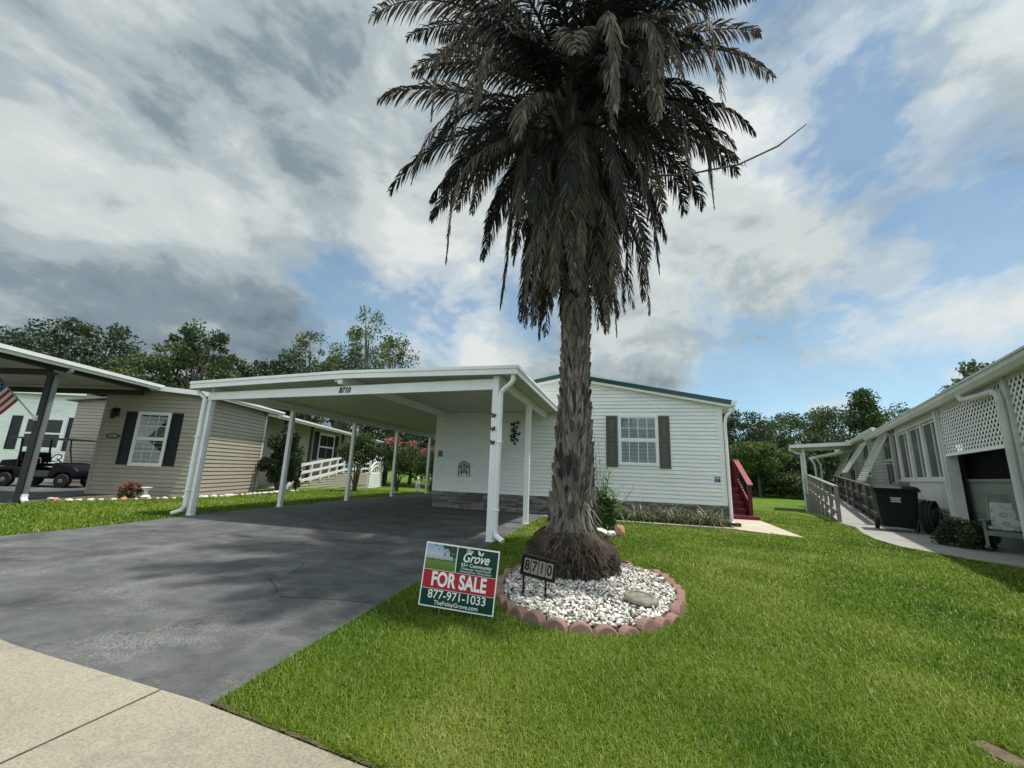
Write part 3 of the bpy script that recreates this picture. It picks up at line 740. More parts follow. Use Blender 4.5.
# ------------------------------------------------------------------ carport
cp = empty('carport', (-5.1, 6.7, 0), 0, 'open white aluminium carport with slim posts over the driveway', 'carport')
off = (-5.1, 6.7, 0)
YF = 6.5
def ct(x):
    if x < -5.1: return 2.76 + (x + 8.93) * (2.895 - 2.76) / (8.93 - 5.1)
    return 2.895
mb = MB()
sec = [(-8.93, 0), (-5.1, 0), (-1.71, 0)]
def slab(x0, x1, y0, y1, t0, t1):
    p = [(x0, y0, ct(x0) - t1), (x1, y0, ct(x1) - t1), (x1, y1, ct(x1) - t1), (x0, y1, ct(x0) - t1), (x0, y0, ct(x0) - t0), (x1, y0, ct(x1) - t0), (x1, y1, ct(x1) - t0), (x0, y1, ct(x0) - t0)]
    mb.hexa(p)
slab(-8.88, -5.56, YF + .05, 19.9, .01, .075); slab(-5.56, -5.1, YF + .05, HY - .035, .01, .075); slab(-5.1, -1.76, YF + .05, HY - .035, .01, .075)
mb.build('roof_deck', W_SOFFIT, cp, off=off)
mb = MB()      # soffit ribs of the pan roof
y = YF + .25
while y < 19.8:
    x1 = -1.78 if y < HY - .2 else -5.6
    mb.bar((-8.85, y, ct(-8.85) - .078), (min(x1, -5.1), y, ct(min(x1, -5.1)) - .078), .018, .012)
    if x1 > -5: mb.bar((-5.1, y, ct(-5.1) - .078), (x1, y, ct(x1) - .078), .018, .012)
    y += .305
mb.build('pan_seams', W_SOFFIT, cp, off=off)
mb = MB()
for (x0, x1) in ((-8.93, -5.1), (-5.1, -1.71)):
    mb.prism([(x0, ct(x0)), (x1, ct(x1)), (x1, ct(x1) - .145), (x0, ct(x0) - .145)], YF, YF + .04, 'y')
    mb.prism([(x0, ct(x0) + .004), (x1, ct(x1) + .004), (x1, ct(x1) - .05), (x0, ct(x0) - .05)], YF - .022, YF - .001, 'y')
mb.box((-1.75, YF + .04, 2.75), (-1.71, HY - .035, 2.895)); mb.box((-1.709, YF, 2.845), (-1.688, HY - .035, 2.90))
mb.box((-8.93, YF + .04, ct(-8.93) - .145), (-8.89, 19.9, ct(-8.93)))
mb.build('fascia', W_ALU, cp, off=off)
mb = MB()
def bz(x): return 2.40 + (x + 8.6) * (2.53 - 2.40) / 6.5
mb.prism([(-8.62, bz(-8.62)), (-2.17, bz(-2.17)), (-2.17, bz(-2.17) + .19), (-8.62, bz(-8.62) + .155)], 6.70, 6.77, 'y')
mb.build('front_beam', W_ALU, cp, off=off)
mb = MB(); mb.box((-8.66, 6.78, 2.50), (-8.58, 19.8, 2.66)); mb.build('eave_beam', W_ALU, cp, off=off)
mb = MB(); mb.box((-2.17, 6.78, 2.64), (-2.09, HY - .1, 2.80)); mb.build('eave_beam', W_ALU, cp, off=off)
mb = MB(); mb.box((-5.28, 6.55, 2.66), (-5.18, HY - .03, 2.81)); mb.build('ridge_beam', W_ALU, cp, off=off)
for (x, y, zt) in ((-8.62, 6.79, 2.52), (-8.62, 9.1, 2.5), (-8.62, 11.8, 2.5), (-8.62, 14.5, 2.5), (-8.62, 17.4, 2.5), (-2.13, 6.72, 2.76), (-2.13, 9.28, 2.64)):
    mb = MB(); w = .05 if (x < -8 and y > 8) else .055
    mb.box((x - w, y - w, 0), (x + w, y + w, zt))
    for sx in (-1, 1):
        mb.box((x + sx * (w + .0005), y - .018, 0), (x + sx * (w + .006), y + .018, zt))
    mb.box((x - w - .012, y - w - .012, 0), (x + w + .012, y + w + .012, .022))
    mb.build('post', W_ALU, cp, off=off, bevel=.004)
for pts in ([(-1.80, 6.585, 2.76), (-1.80, 6.585, 2.66), (-1.84, 6.59, 2.60), (-1.98, 6.62, 2.50), (-2.02, 6.63, 2.42), (-2.02, 6.63, .2), (-2.0, 6.62, .12), (-1.86, 6.55, .05)],
            [(-8.86, 6.66, 2.62), (-8.86, 6.66, 2.56), (-8.74, 6.66, 2.49), (-8.685, 6.685, 2.42), (-8.685, 6.685, .2), (-8.72, 6.67, .12), (-8.90, 6.62, .05)]):
    mb = MB(); mb.tube(pts, [.043] * len(pts), 8)
    for z in (.5, 1.6):
        p = pts[-3]; mb.box((p[0] - .05, p[1] - .05, z), (p[0] + .05, p[1] + .05, z + .02))
    mb.build('downspout', W_TRIM, cp, off=off)
t = text('8710', 'house_number', .15, INK, cp, (-5.22 + 5.1, -.006, 2.553), (radians(90), radians(-1.0), 0), .003, .004, .25, sx=.85)
mb = MB(); mb.box((-5.36, 6.56, 2.70), (-5.29, 6.60, 2.78)); mb.build('number_lamp', WHITE, cp, off=off, bevel=.008)

# ornaments hung on the post and the wall
def butterfly():
    mb = MB()
    for s in (-1, 1):
        mb.poly([(0, 0, 0), (s * .035, -.012, .05), (s * .06, -.018, .045), (s * .062, -.016, .01), (s * .03, -.006, -.005)], [(0, 1, 2, 3, 4)])
        mb.poly([(0, .003, 0), (s * .03, -.003, -.005), (s * .05, -.009, -.035), (s * .028, -.009, -.055), (s * .006, 0, -.02)], [(0, 1, 2, 3, 4)])
    mb.tube([(0, -.006, -.045), (0, -.010, 0), (0, -.006, .04)], [.004, .009, .006], 6)
    for s in (-1, 1): mb.tube([(0, -.008, .04), (s * .016, -.016, .07)], .002, 4)
    return mb
bf = butterfly().build('wall_butterfly', BLACK)
for i, (z, rz_, lab) in enumerate(((2.06, .2, 'small dark metal butterfly on the white carport post, topmost of three'), (1.83, -.3, 'small dark metal butterfly in the middle of three on the carport post'), (1.60, .15, 'small dark metal butterfly on the carport post, lowest of three'))):
    o = bf if i == 0 else bf.copy()
    if i: col.objects.link(o)
    o.scale = (.75, .75, .75); o.location = (-2.14, 6.655, z); o.rotation_euler = (0, rz_, 0)
    tag(o, lab, 'ornament', 'metal butterflies on the carport post')
mb = MB()
def ring(mb, c, r, w, n=14, a0=0, a1=2 * pi):
    mb.tube([(c[0] + r * cos(a0 + (a1 - a0) * k / n), c[1], c[2] + r * sin(a0 + (a1 - a0) * k / n)) for k in range(n + 1)], w, 5)
yo = HY - .035
ring(mb, (-4.56, yo, 1.19), .17, .012, 14, 0, pi)
for x in (-4.73, -4.39): mb.tube([(x, yo, .97), (x, yo, 1.19)], .012, 5)
for x in (-4.64, -4.56, -4.48): mb.tube([(x, yo, 1.0), (x, yo, 1.3)], .009, 5)
for x, z in ((-4.64, 1.05), (-4.56, 1.12), (-4.48, 1.05), (-4.66, 1.2), (-4.46, 1.2), (-4.56, 1.27)): ring(mb, (x, yo - .006, z), .038, .008, 10)
for x in (-4.73, -4.39, -4.64, -4.48): mb.tube([(x, yo, .97), (x + .03, yo - .02, .93)], .011, 5)
tag(mb.build('wall_ornament', BLACK), 'arched dark iron scroll ornament on the white wall under the carport', 'ornament')
mb = MB()
mb.tube([(-3.05, yo, 2.55), (-3.08, yo, 2.4), (-3.05, yo, 2.2), (-3.1, yo, 2.02), (-3.04, yo, 1.9)], [.012, .018, .02, .016, .01], 6)
random.seed(4)
for x, z, r in ((-3.12, 2.47, .055), (-2.96, 2.52, .05), (-3.0, 2.38, .05), (-3.12, 2.3, .06), (-3.03, 2.24, .06), (-2.93, 2.2, .05), (-3.14, 2.14, .05), (-3.05, 2.1, .055), (-3.13, 2.02, .045), (-2.97, 2.02, .05), (-3.04, 1.91, .045)):
    for k in range(6):
        a = k * pi / 3 + random.random(); mb.poly([(x, yo, z), (x + r * cos(a - .4), yo - .02, z + r * sin(a - .4)), (x + 1.25 * r * cos(a), yo - .03, z + 1.25 * r * sin(a)), (x + r * cos(a + .4), yo - .02, z + r * sin(a + .4))], [(0, 1, 2, 3)])
tag(mb.build('wall_ornament', BLACK), 'tall dark metal leaf and flower spray on the wall behind the carport post', 'ornament')

# ------------------------------------------------------------------ beige house on the left
A18 = radians(18)
lh = empty('house', (-12.75, 9.85, 0), A18, 'beige vinyl house with navy shutters left of the carport', 'house')
def lp(x, y, z=0):  # local to world
    return (-12.75 + x * cos(A18) - y * sin(A18), 9.85 + x * sin(A18) + y * cos(A18), z)
def lr(z): return 3.15 - 0.075 * 0
mb = MB()
rk = lambda t: 3.16 - .075 * t
siding(mb, .02, 3.37, .127, lambda z: -2.95, lambda z: 0 if z < 3.16 else -(z - 3.16) / .075, lambda a, o, z: (a, -o, z))
siding(mb, .02, 3.16, .127, lambda z: 0, lambda z: 3.66, lambda a, o, z: (o, a, z))
mb.poly([(-2.95, .012, -.6), (0, .012, -.6), (0, .012, 3.16), (-2.95, .012, 3.38)], [(0, 1, 2, 3)])
mb.poly([(-.012, 0, -.6), (-.012, 3.66, -.6), (-.012, 3.66, 3.16), (-.012, 0, 3.16)], [(0, 1, 2, 3)])
mb.poly([(-2.938, 0, -.6), (-2.938, 3.66, -.6), (-2.938, 3.66, 3.38), (-2.938, 0, 3.38)], [(0, 1, 2, 3)])
siding(mb, .02, 3.38, .127, lambda z: 0, lambda z: 3.66, lambda a, o, z: (-2.95 - o, a, z))
# main block behind the room
siding(mb, .02, 3.3, .127, lambda z: -7.35, lambda z: -2.97, lambda a, o, z: (a, 3.66 - o, z))
mb.poly([(-7.35, 3.672, -.6), (-1.2, 3.672, -.6), (-1.2, 3.672, 3.2), (-7.35, 3.672, 3.2)], [(0, 1, 2, 3)])
siding(mb, -.3, 3.2, .127, lambda z: 3.66, lambda z: 24, lambda a, o, z: (-1.2 + o, a, z))
mb.poly([(-1.212, 3.66, -.8), (-1.212, 24, -.8), (-1.212, 24, 3.3), (-1.212, 3.66, 3.3)], [(0, 1, 2, 3)])
mb.poly([(0, 3.66, -.6), (-1.2, 3.66, -.6), (-1.2, 3.66, 3.2), (0, 3.66, 3.16)], [(0, 1, 2, 3)])
mb.poly([(-7.35, 3.672, -.8), (-7.35, 24, -.8), (-7.35, 24, 3.2), (-7.35, 3.672, 3.2)], [(0, 1, 2, 3)])
mb.build('wall', BEIGE, lh)
mb = MB()
mb.box((-.085, -.026, 0), (.026, -.001, 3.10)); mb.box((.001, 0, 0), (.026, .085, 3.10)); mb.build('corner_trim', BEIGE_T, lh)
mb = MB(); mb.box((-2.976, -.026, 0), (-2.88, -.001, 3.34)); mb.build('corner_trim', BEIGE_T, lh)
mb = MB(); mb.box((.001, 3.58, 0), (.026, 3.68, 3.10)); mb.build('corner_trim', W_TRIM, lh)
# roofs
mb = MB()
p0 = [(-3.2, -.32, rk(-3.2)), (.30, -.32, rk(.30)), (.30, 4.25, rk(.30)), (-3.2, 4.25, rk(-3.2))]
mb.hexa([*p0, *[(a, b, c + .05) for a, b, c in p0]])
p1 = [(-3.9, 3.4, 3.62), (.16, 3.4, 3.05), (.16, 24.4, 3.05), (-3.9, 24.4, 3.62)]
mb.hexa([*p1, *[(a, b, c + .05) for a, b, c in p1]])
p1 = [(-7.6, 3.4, 3.2), (-3.9, 3.4, 3.62), (-3.9, 24.4, 3.62), (-7.6, 24.4, 3.2)]
mb.hexa([*p1, *[(a, b, c + .05) for a, b, c in p1]])
mb.build('roof', SHING, lh)
mb = MB()
mb.prism([(-3.2, rk(-3.2) - .09), (.32, rk(.32) - .09), (.32, rk(.32) + .055), (-3.2, rk(-3.2) + .055)], -.345, -.322, 'y')
mb.box((.302, -.32, rk(.3) - .10), (.325, 4.25, rk(.3) + .055)); mb.box((.326, -.34, rk(.3) - .02), (.40, 4.25, rk(.3) + .05))
mb.box((.162, 3.42, 2.93), (.185, 24.4, 3.105)); mb.box((.186, 4.3, 3.02), (.27, 24.4, 3.10))
mb.build('fascia', W_ALU, lh)
# front window, shutters, lamp, number plaque
lfp = lambda a, o, z: (a, -o, z)
window(lh, lfp, -1.84, -.98, .94, 2.46, 3, 2, 2, W_TRIM, 'curtain', .07, .5)
shutter(lh, lfp, -2.27, -1.92, .90, 2.52, SHUT_D, False); shutter(lh, lfp, -.90, -.56, .90, 2.52, SHUT_D, False)
mb = MB(); mb.box((-2.62, -.03, 2.34), (-2.50, -.012, 2.62)); mb.bar((-2.56, -.03, 2.55), (-2.56, -.16, 2.60), .03, .03); mb.lathe([(.0, .10), (.09, .03), (.075, .02), (.06, -.2), (.03, -.23)], (-2.56, -.17, 2.5), 8)
w = mb.build('wall_lamp', BLACK, lh)
mb = MB(); pts = [(-2.53 + .22 * cos(a) * .98, 1.75 + .075 * sin(a) * 1.2) for a in [2 * pi * k / 16 for k in range(16)]]
mb.prism(pts, -.034, -.017, 'y'); pq = mb.build('number_plaque', GREYTRIM, lh)
text('8708', 'plaque_number', .11, CREAM, pq, (-2.53, -.037, 1.75), (radians(90), 0, 0), .002, .001)
# porch: dark posts, window, ramp with white rails
for s in (5.3, 8.05, 12.5, 17.6):
    g0 = ground(lp(0, s)[1]); mb = MB(); mb.box((-.06, s - .06, g0), (.06, s + .06, 3.0)); mb.build('porch_post', BRONZE, lh)
rp = lambda a, o, z: (-1.2 + o, a, z)
window(lh, rp, 12.0, 14.2, 1.42, 2.86, 2, 1, 1, W_TRIM, 'none', .12, .5)
shutter(lh, rp, 11.2, 11.85, 1.35, 2.95, SHUT_D, False); shutter(lh, rp, 14.35, 15.0, 1.35, 2.95, SHUT_D, False)
window(lh, rp, 19.5, 20.7, 1.3, 2.8, 2, 1, 1, W_TRIM, 'none', .12, .5)
mb = MB()
for (z0_, z1_) in ((.98, 1.62), (.62, 1.22), (.25, .86)):
    mb.bar((.2, 5.7, z0_ - .05), (.2, 13.0, z1_ - .02), .05, .12); mb.bar((.2, 13.0, z1_ - .02), (.2, 17.8, z1_ + .05), .05, .12)
for k in range(10):
    s = 5.75 + k * 1.15; zz = .95 + (s - 5.7) / 7.3 * .64 if s < 13 else 1.62
    mb.box((.16, s - .05, zz - .95), (.24, s + .05, zz + .04))
mb.build('ramp_railing', W_TRIM, lh)
mb = MB()
g_ = lambda s: ground(lp(0, s)[1])
for k in range(12):
    s0 = 5.8 + k; s1 = s0 + 1
    f = lambda s: min(.62, .02 + (s - 5.8) * .085)
    mb.hexa([(-1.0, s0, -.6), (.16, s0, -.6), (.16, s1, -.6), (-1.0, s1, -.6), (-1.0, s0, f(s0)), (.16, s0, f(s0)), (.16, s1, f(s1)), (-1.0, s1, f(s1))])
siding(mb, -.2, .55, .127, lambda z: 6.0 + max(0, z) * 10, lambda z: 17.8, lambda a, o, z: (.162 + o, a, z))
mb.build('access_ramp', BEIGE, lh)
# end deck with arched rail
mb = MB()
mb.box((-1.1, 17.85, -.7), (.288, 21.5, .60)); siding(mb, -.5, .60, .127, lambda z: 17.85, lambda z: 21.5, lambda a, o, z: (.302 + o, a, z))
mb.build('end_deck', W_SIDE, lh)
mb = MB()
pts = [(.3, 17.9 + 3.5 * k / 14, .85 + .55 * sin(pi * k / 14)) for k in range(15)]
mb.tube(pts, .06, 6); mb.tube([(a, b, c - .28) for a, b, c in pts], .045, 6)
for k in range(1, 14, 2): mb.tube([(pts[k][0], pts[k][1], .6), pts[k]], .03, 5)
for s in (17.9, 21.4): mb.box((.24, s - .06, .6), (.36, s + .06, 1.5))
mb.build('arched_railing', W_TRIM, lh)

# carport of the beige house
lc = empty('carport', (-13.3, 6.44, 0), A18, 'dark-posted carport with white fascia beside the beige house', 'carport')
mb = MB()
p = [(-8.5, -5, 3.10), (.32, -5, 3.24), (.32, 2.83, 3.24), (-8.5, 2.83, 3.10)]
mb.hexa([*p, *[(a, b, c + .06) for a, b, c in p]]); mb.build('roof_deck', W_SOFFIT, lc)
mb = MB(); mb.box((.322, -5, 3.19), (.345, 2.85, 3.335)); mb.box((.346, -5, 3.26), (.42, 2.85, 3.345)); mb.prism([(-8.5, 3.03), (.32, 3.17), (.32, 3.315), (-8.5, 3.175)], 2.832, 2.855, 'y'); mb.build('fascia', W_ALU, lc)
mb = MB(); mb.box((-.05, -5, 3.13), (.05, 2.8, 3.225)); mb.build('eave_beam', BRONZE, lc)
mb = MB(); mb.bar((-8.4, .0, 2.93), (-.06, .0, 3.07), .09, .15); mb.bar((-8.4, 2.7, 2.93), (-.06, 2.7, 3.07), .09, .15); mb.build('cross_beam', BRONZE, lc)
mb = MB(); mb.box((-.07, -.07, 0), (.07, .07, 3.07)); mb.build('post', BRONZE, lc, bevel=.005)
mb = MB(); mb.box((-8.3, -.07, 0), (-8.16, .07, 2.95)); mb.build('post', BRONZE, lc, bevel=.005)
mb = MB(); mb.box((-.07, -4.4, 0), (.07, -4.26, 3.07)); mb.build('post', BRONZE, lc, bevel=.005)
mb = MB(); mb.tube([(.37, .02, 3.2), (.37, .02, 3.12), (.30, .0, 3.02), (.13, -.02, 2.97), (.125, -.02, 2.85), (.125, -.02, .2)], .05, 8); dsp = mb.build('downspout', GREYP, lc)
mb = MB(); mb.tube([(.125, -.02, .22), (.13, -.03, .12), (.24, -.08, .05)], [.06, .06, .055], 8); mb.build('outlet_boot', WHITE, dsp)

# flag on the carport post
fo_ = Vector((-13.33, 6.34, 1.95)); fd = Vector((-1.12, -.30, .97)).normalized()
fg = empty('flag', fo_, 0, 'red, white and blue striped flag on a pole fixed to the dark carport post', 'flag')
mb = MB(); mb.tube([(0, 0, 0), tuple(fd * 1.95)], .014, 8); mb.lathe([(.0, -.02), (.025, 0), (0, .03)], tuple(fd * 1.97), 8); mb.build('flag_pole', STEEL, fg, smooth=True)
mb = MB(); mb.tube([tuple(-fd * .02), tuple(fd * .12)], .024, 8); mb.box((-.05, 0.0, -.06), (.05, .03, .06)); mb.build('bracket', WHITE, fg)
hoist0 = fd * 1.70; hoist1 = fd * .64; hv = hoist1 - hoist0
drape = Vector((-.60, -.17, -.74)).normalized() * 1.55
FW = M('flag_white', (.70, .70, .70), .8, .03, 5); FR = M('flag_red', (.42, .03, .045), .8, .05, 5); FB = M('flag_blue', (.03, .05, .17), .8, .05, 5)
mb = MB(); nv = hv.cross(drape).normalized()
def fp(u, v): return hoist0 + hv * u + drape * v + nv * (.035 * sin(v * 7 + u * 2) * v)
NS = 13
for i in range(NS):
    for k in range(12):
        v0, v1 = k / 12, (k + 1) / 12
        if i < 7 and v0 < .40: mb.mi = 2
        else: mb.mi = 0 if i % 2 == 0 else 1
        mb.face([fp(i / NS, v0), fp((i + 1) / NS, v0), fp((i + 1) / NS, v1), fp(i / NS, v1)])
mb.build('flag_cloth', [FR, FW, FB], fg)
mb = MB()
for r_ in range(9):
    for c_ in range(6 if r_ % 2 == 0 else 5):
        u = (r_ + 1) / 10 * 7 / 13; v = (.037 + .067 * c_ + (0 if r_ % 2 == 0 else .0335)) * 1.0
        c0_ = fp(u, v)
        for s in (-1, 1):
            ps = []
            for k in range(10):
                a = pi / 2 + k * pi / 5; rr = .024 if k % 2 == 0 else .010
                ps.append(c0_ + nv * (.004 * s) + hv.normalized() * (-rr * sin(a)) + drape.normalized() * (rr * cos(a)))
            mb.face(ps)
mb.build('stars', FW, fg)

# golf cart parked under that carport
def golf_cart():
    g = empty('golf_cart', (0, 0, 0), 0, 'dark golf cart with a thin canopy parked under the left carport', 'golf cart')
    for x in (-.95, .82):
        for y in (-.5, .5):
            mb = MB(); mb.lathe([(.12, -.09), (.22, -.085), (.24, -.05), (.24, .05), (.22, .085), (.12, .09)], (x, y, .24), 18, 'y'); w = mb.build('wheel', RUB, g, smooth=False)
            mb = MB(); mb.lathe([(0, -.10), (.05, -.10), (.125, -.07), (.125, .07), (.05, .10), (0, .10)], (x, y, .24), 14, 'y'); mb.build('rim', GREYP, w)
    mb = MB(); mb.prism([(-1.3, .30), (1.15, .30), (1.15, .38), (.3, .36), (-.1, .34), (-.5, .42), (-1.3, .5)], -.52, .52, 'y'); mb.build('chassis', NAVY, g, bevel=.02)
    mb = MB(); mb.prism([(.35, .36), (.55, .36), (.62, .50), (.98, .50), (1.08, .36), (1.28, .40), (1.27, .58), (1.12, .70), (.62, .84), (.45, .86), (.38, .62)], -.56, .56, 'y'); mb.build('front_cowl', NAVY, g, bevel=.05)
    mb = MB(); mb.prism([(-.42, .36), (-.3, .36), (-.25, .62), (-.9, .70), (-1.35, .66), (-1.40, .45), (-1.2, .44), (-1.12, .54), (-.78, .54), (-.68, .40)], -.56, .56, 'y'); mb.build('rear_body', NAVY, g, bevel=.04)
    mb = MB(); mb.prism([(-.28, .36), (.36, .36), (.38, .56), (-.26, .58)], -.565, -.53, 'y'); mb.build('side_panel', CARTG, g, bevel=.01)
    mb = MB(); mb.prism([(-.62, .70), (-.10, .70), (-.06, .80), (-.60, .80)], -.52, .52, 'y'); mb.build('seat', NAVY, g, bevel=.03)
    mb = MB(); mb.prism([(-.68, .84), (-.56, .82), (-.64, 1.18), (-.74, 1.18)], -.5, .5, 'y'); mb.build('backrest', NAVY, g, bevel=.03)
    mb = MB(); mb.prism([(-1.30, .68), (-.78, .70), (-.78, .92), (-1.22, .88)], -.5, .5, 'y'); mb.build('rear_basket', NAVY, g, bevel=.02)
    for y in (-.5, .5):
        mb = MB(); mb.tube([(1.0, y, .74), (.82, y, 1.30), (.78, y, 1.62)], .022, 6); mb.build('canopy_strut', BLACK, g)
        mb = MB(); mb.tube([(-.72, y, .7), (-.72, y, 1.2), (-.76, y, 1.62)], .03, 6); mb.build('canopy_strut', BLACK, g)
    mb = MB(); mb.prism([(-1.05, 1.63), (1.0, 1.63), (1.02, 1.655), (.95, 1.68), (-1.0, 1.68), (-1.07, 1.655)], -.58, .58, 'y'); mb.build('canopy', BRONZE, g, bevel=.01)
    mb = MB(); mb.tube([(.45, -.22, .8), (.22, -.22, .98)], .02, 6)
    mb.tube([(.20 + .10 * sin(a) * .6, -.22 + .17 * cos(a), 1.0 + .17 * sin(a) * .75) for a in [2 * pi * k / 14 for k in range(15)]], .016, 6); mb.build('steering_wheel', BLACK, g)
    mb = MB(); mb.tube([(-.3, -.5, .82), (-.28, -.52, .98), (-.02, -.52, .98), (.0, -.5, .82)], .016, 6); mb.build('arm_rail', STEEL, g)
    return g
gc = golf_cart(); gc.location = lp(-6.35, 2.35, 0); gc.rotation_euler = (0, 0, A18 + .05)

# white house seen through the carport
nh = empty('house', lp(-17, 12, 0), A18, 'white sided house with black shutters seen through the left carport', 'house')
mb = MB(); siding(mb, -.2, 4.6, .16, lambda z: -9, lambda z: 1.9, lambda a, o, z: (a, -o, z)); mb.poly([(-9, .012, -.8), (1.9, .012, -.8), (1.9, .012, 4.7), (-9, .012, 4.7)], [(0, 1, 2, 3)])
mb.poly([(1.9, 0, -.8), (1.9, 9, -.8), (1.9, 9, 4.7), (1.9, 0, 4.7)], [(0, 1, 2, 3)]); mb.poly([(-9, 0, -.8), (-9, 9, -.8), (-9, 9, 4.7), (-9, 0, 4.7)], [(0, 1, 2, 3)]); mb.build('wall', W_SIDE, nh)
mb = MB(); mb.prism([(-.4, 4.62), (4.5, 5.6), (9.4, 4.62), (9.4, 4.7), (4.5, 5.72), (-.4, 4.7)], -9.4, 2.3, 'x'); mb.build('roof', SHING, nh)
mb = MB(); mb.box((-9.4, -.45, 4.52), (2.3, -.41, 4.72)); mb.box((-9, -.05, 4.05), (1.9, -.02, 4.2)); mb.build('fascia', W_ALU, nh)
np_ = lambda a, o, z: (a, -o, z)
window(nh, np_, -.95, 1.05, 1.45, 3.1, 2, 1, 1, W_TRIM, 'none', .2, .5)
shutter(nh, np_, -1.85, -1.25, 1.3, 3.25, SHUT_D, False); shutter(nh, np_, 1.32, 1.80, 1.3, 3.25, SHUT_D, False)

def screen_mat():
    m, nt, p = new_mat('porch_screen'); p.inputs['Base Color'].default_value = (.01, .012, .012, 1); p.inputs['Roughness'].default_value = .7; p.inputs['Specular IOR Level'].default_value = .1
    t = nd(nt, 'ShaderNodeBsdfTransparent'); mx = nd(nt, 'ShaderNodeMixShader'); mx.inputs[0].default_value = .45
    nt.links.new(t.outputs[0], mx.inputs[1]); nt.links.new(p.outputs[0], mx.inputs[2]); nt.links.new(mx.outputs[0], nt.nodes['Material Output'].inputs['Surface'])
    return m
# ------------------------------------------------------------------ grey house on the right
RO_ = Vector((6.8, 9.4, 0)) + Vector((-cos(A18), sin(A18), 0)) * .35
rh = empty('house', RO_, -A18, 'grey and white house with lattice porch and propped-open awning shutters', 'house')
def rp_(x, y, z=0):
    return (RO_.x + x * cos(A18) + y * sin(A18), RO_.y - x * sin(A18) + y * cos(A18), z)
rw = lambda a, o, z: (-o, a, z)
# white enclosed porch wall between the column and the grey siding
mb = MB()
mb.box((.0, 2.85, .0), (.12, 7.5, 1.28)); mb.box((.0, 2.85, 2.80), (.12, 7.5, 2.96))
for a in (2.85, 4.30, 5.78, 7.28): mb.box((-.002, a, 1.28), (.12, a + .22, 2.80))
mb.build('enclosed_porch_wall', W_SHADED, rh)
mb = MB(); mb.box((-.05, 2.85, 1.26), (.0, 7.5, 1.32)); mb.box((-.025, 2.85, 2.78), (.0, 7.5, 2.83)); mb.build('window_trim', W_SHADED, rh)
for a in (3.07, 4.52, 6.0):
    b_ = a + 1.23 if a < 6 else a + 1.28
    f = MB(); f.box((.02, a, 1.32), (.07, a + .05, 2.78)); f.box((.02, b_ - .05, 1.32), (.07, b_, 2.78)); f.box((.02, a + .05, 2.72), (.07, b_ - .05, 2.78)); f.box((.02, a + .05, 1.32), (.07, b_ - .05, 1.38))
    f.box((.02, a + .40, 1.38), (.07, a + .45, 2.72))
    w = f.build('window', W_SHADED, rh)
    mb = MB(); mb.face([(.05, a, 1.32), (.05, b_, 1.32), (.05, b_, 2.78), (.05, a, 2.78)]); mb.build('pane', SCREEN, w)
    mb = MB(); mb.face([(.118, a, 1.3), (.118, b_, 1.3), (.118, b_, 2.8), (.118, a, 2.8)]); mb.build('backing', DARK, w)
mb = MB(); mb.box((-.03, 7.5, 0), (.03, 7.66, 2.96)); mb.build('divider_trim', GREYTRIM, rh)
mb = MB(); siding(mb, -.3, 2.96, .127, lambda z: 7.66, lambda z: 24, rw); mb.poly([(.012, 7.5, -.8), (.012, 24, -.8), (.012, 24, 3.2), (.012, 7.5, 3.2)], [(0, 1, 2, 3)])
mb.poly([(0, 24, -.8), (8, 24, -.8), (8, 24, 3.2), (0, 24, 3.2)], [(0, 1, 2, 3)]); mb.poly([(8, -6, -.8), (8, 24, -.8), (8, 24, 3.2), (8, -6, 3.2)], [(0, 1, 2, 3)])
mb.build('wall', GREYV, rh)
# recessed open porch behind the lattice
mb = MB(); mb.box((.30, -6, .0), (.36, 2.85, .62)); mb.build('porch_base_panel', GREYD, rh)
mb = MB(); mb.box((.29, -6, .62), (.36, 2.85, 1.27)); mb.box((.26, -6, 1.27), (.38, 2.85, 1.33)); mb.build('porch_rail_panel', WOODG, rh)
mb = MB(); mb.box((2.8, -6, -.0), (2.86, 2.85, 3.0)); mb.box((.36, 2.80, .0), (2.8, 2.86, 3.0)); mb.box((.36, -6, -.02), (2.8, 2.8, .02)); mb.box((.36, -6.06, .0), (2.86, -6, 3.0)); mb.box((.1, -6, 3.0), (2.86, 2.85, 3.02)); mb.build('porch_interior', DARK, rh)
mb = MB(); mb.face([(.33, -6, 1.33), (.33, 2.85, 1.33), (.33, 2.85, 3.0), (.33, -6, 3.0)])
mb.build('screen', screen_mat(), rh)
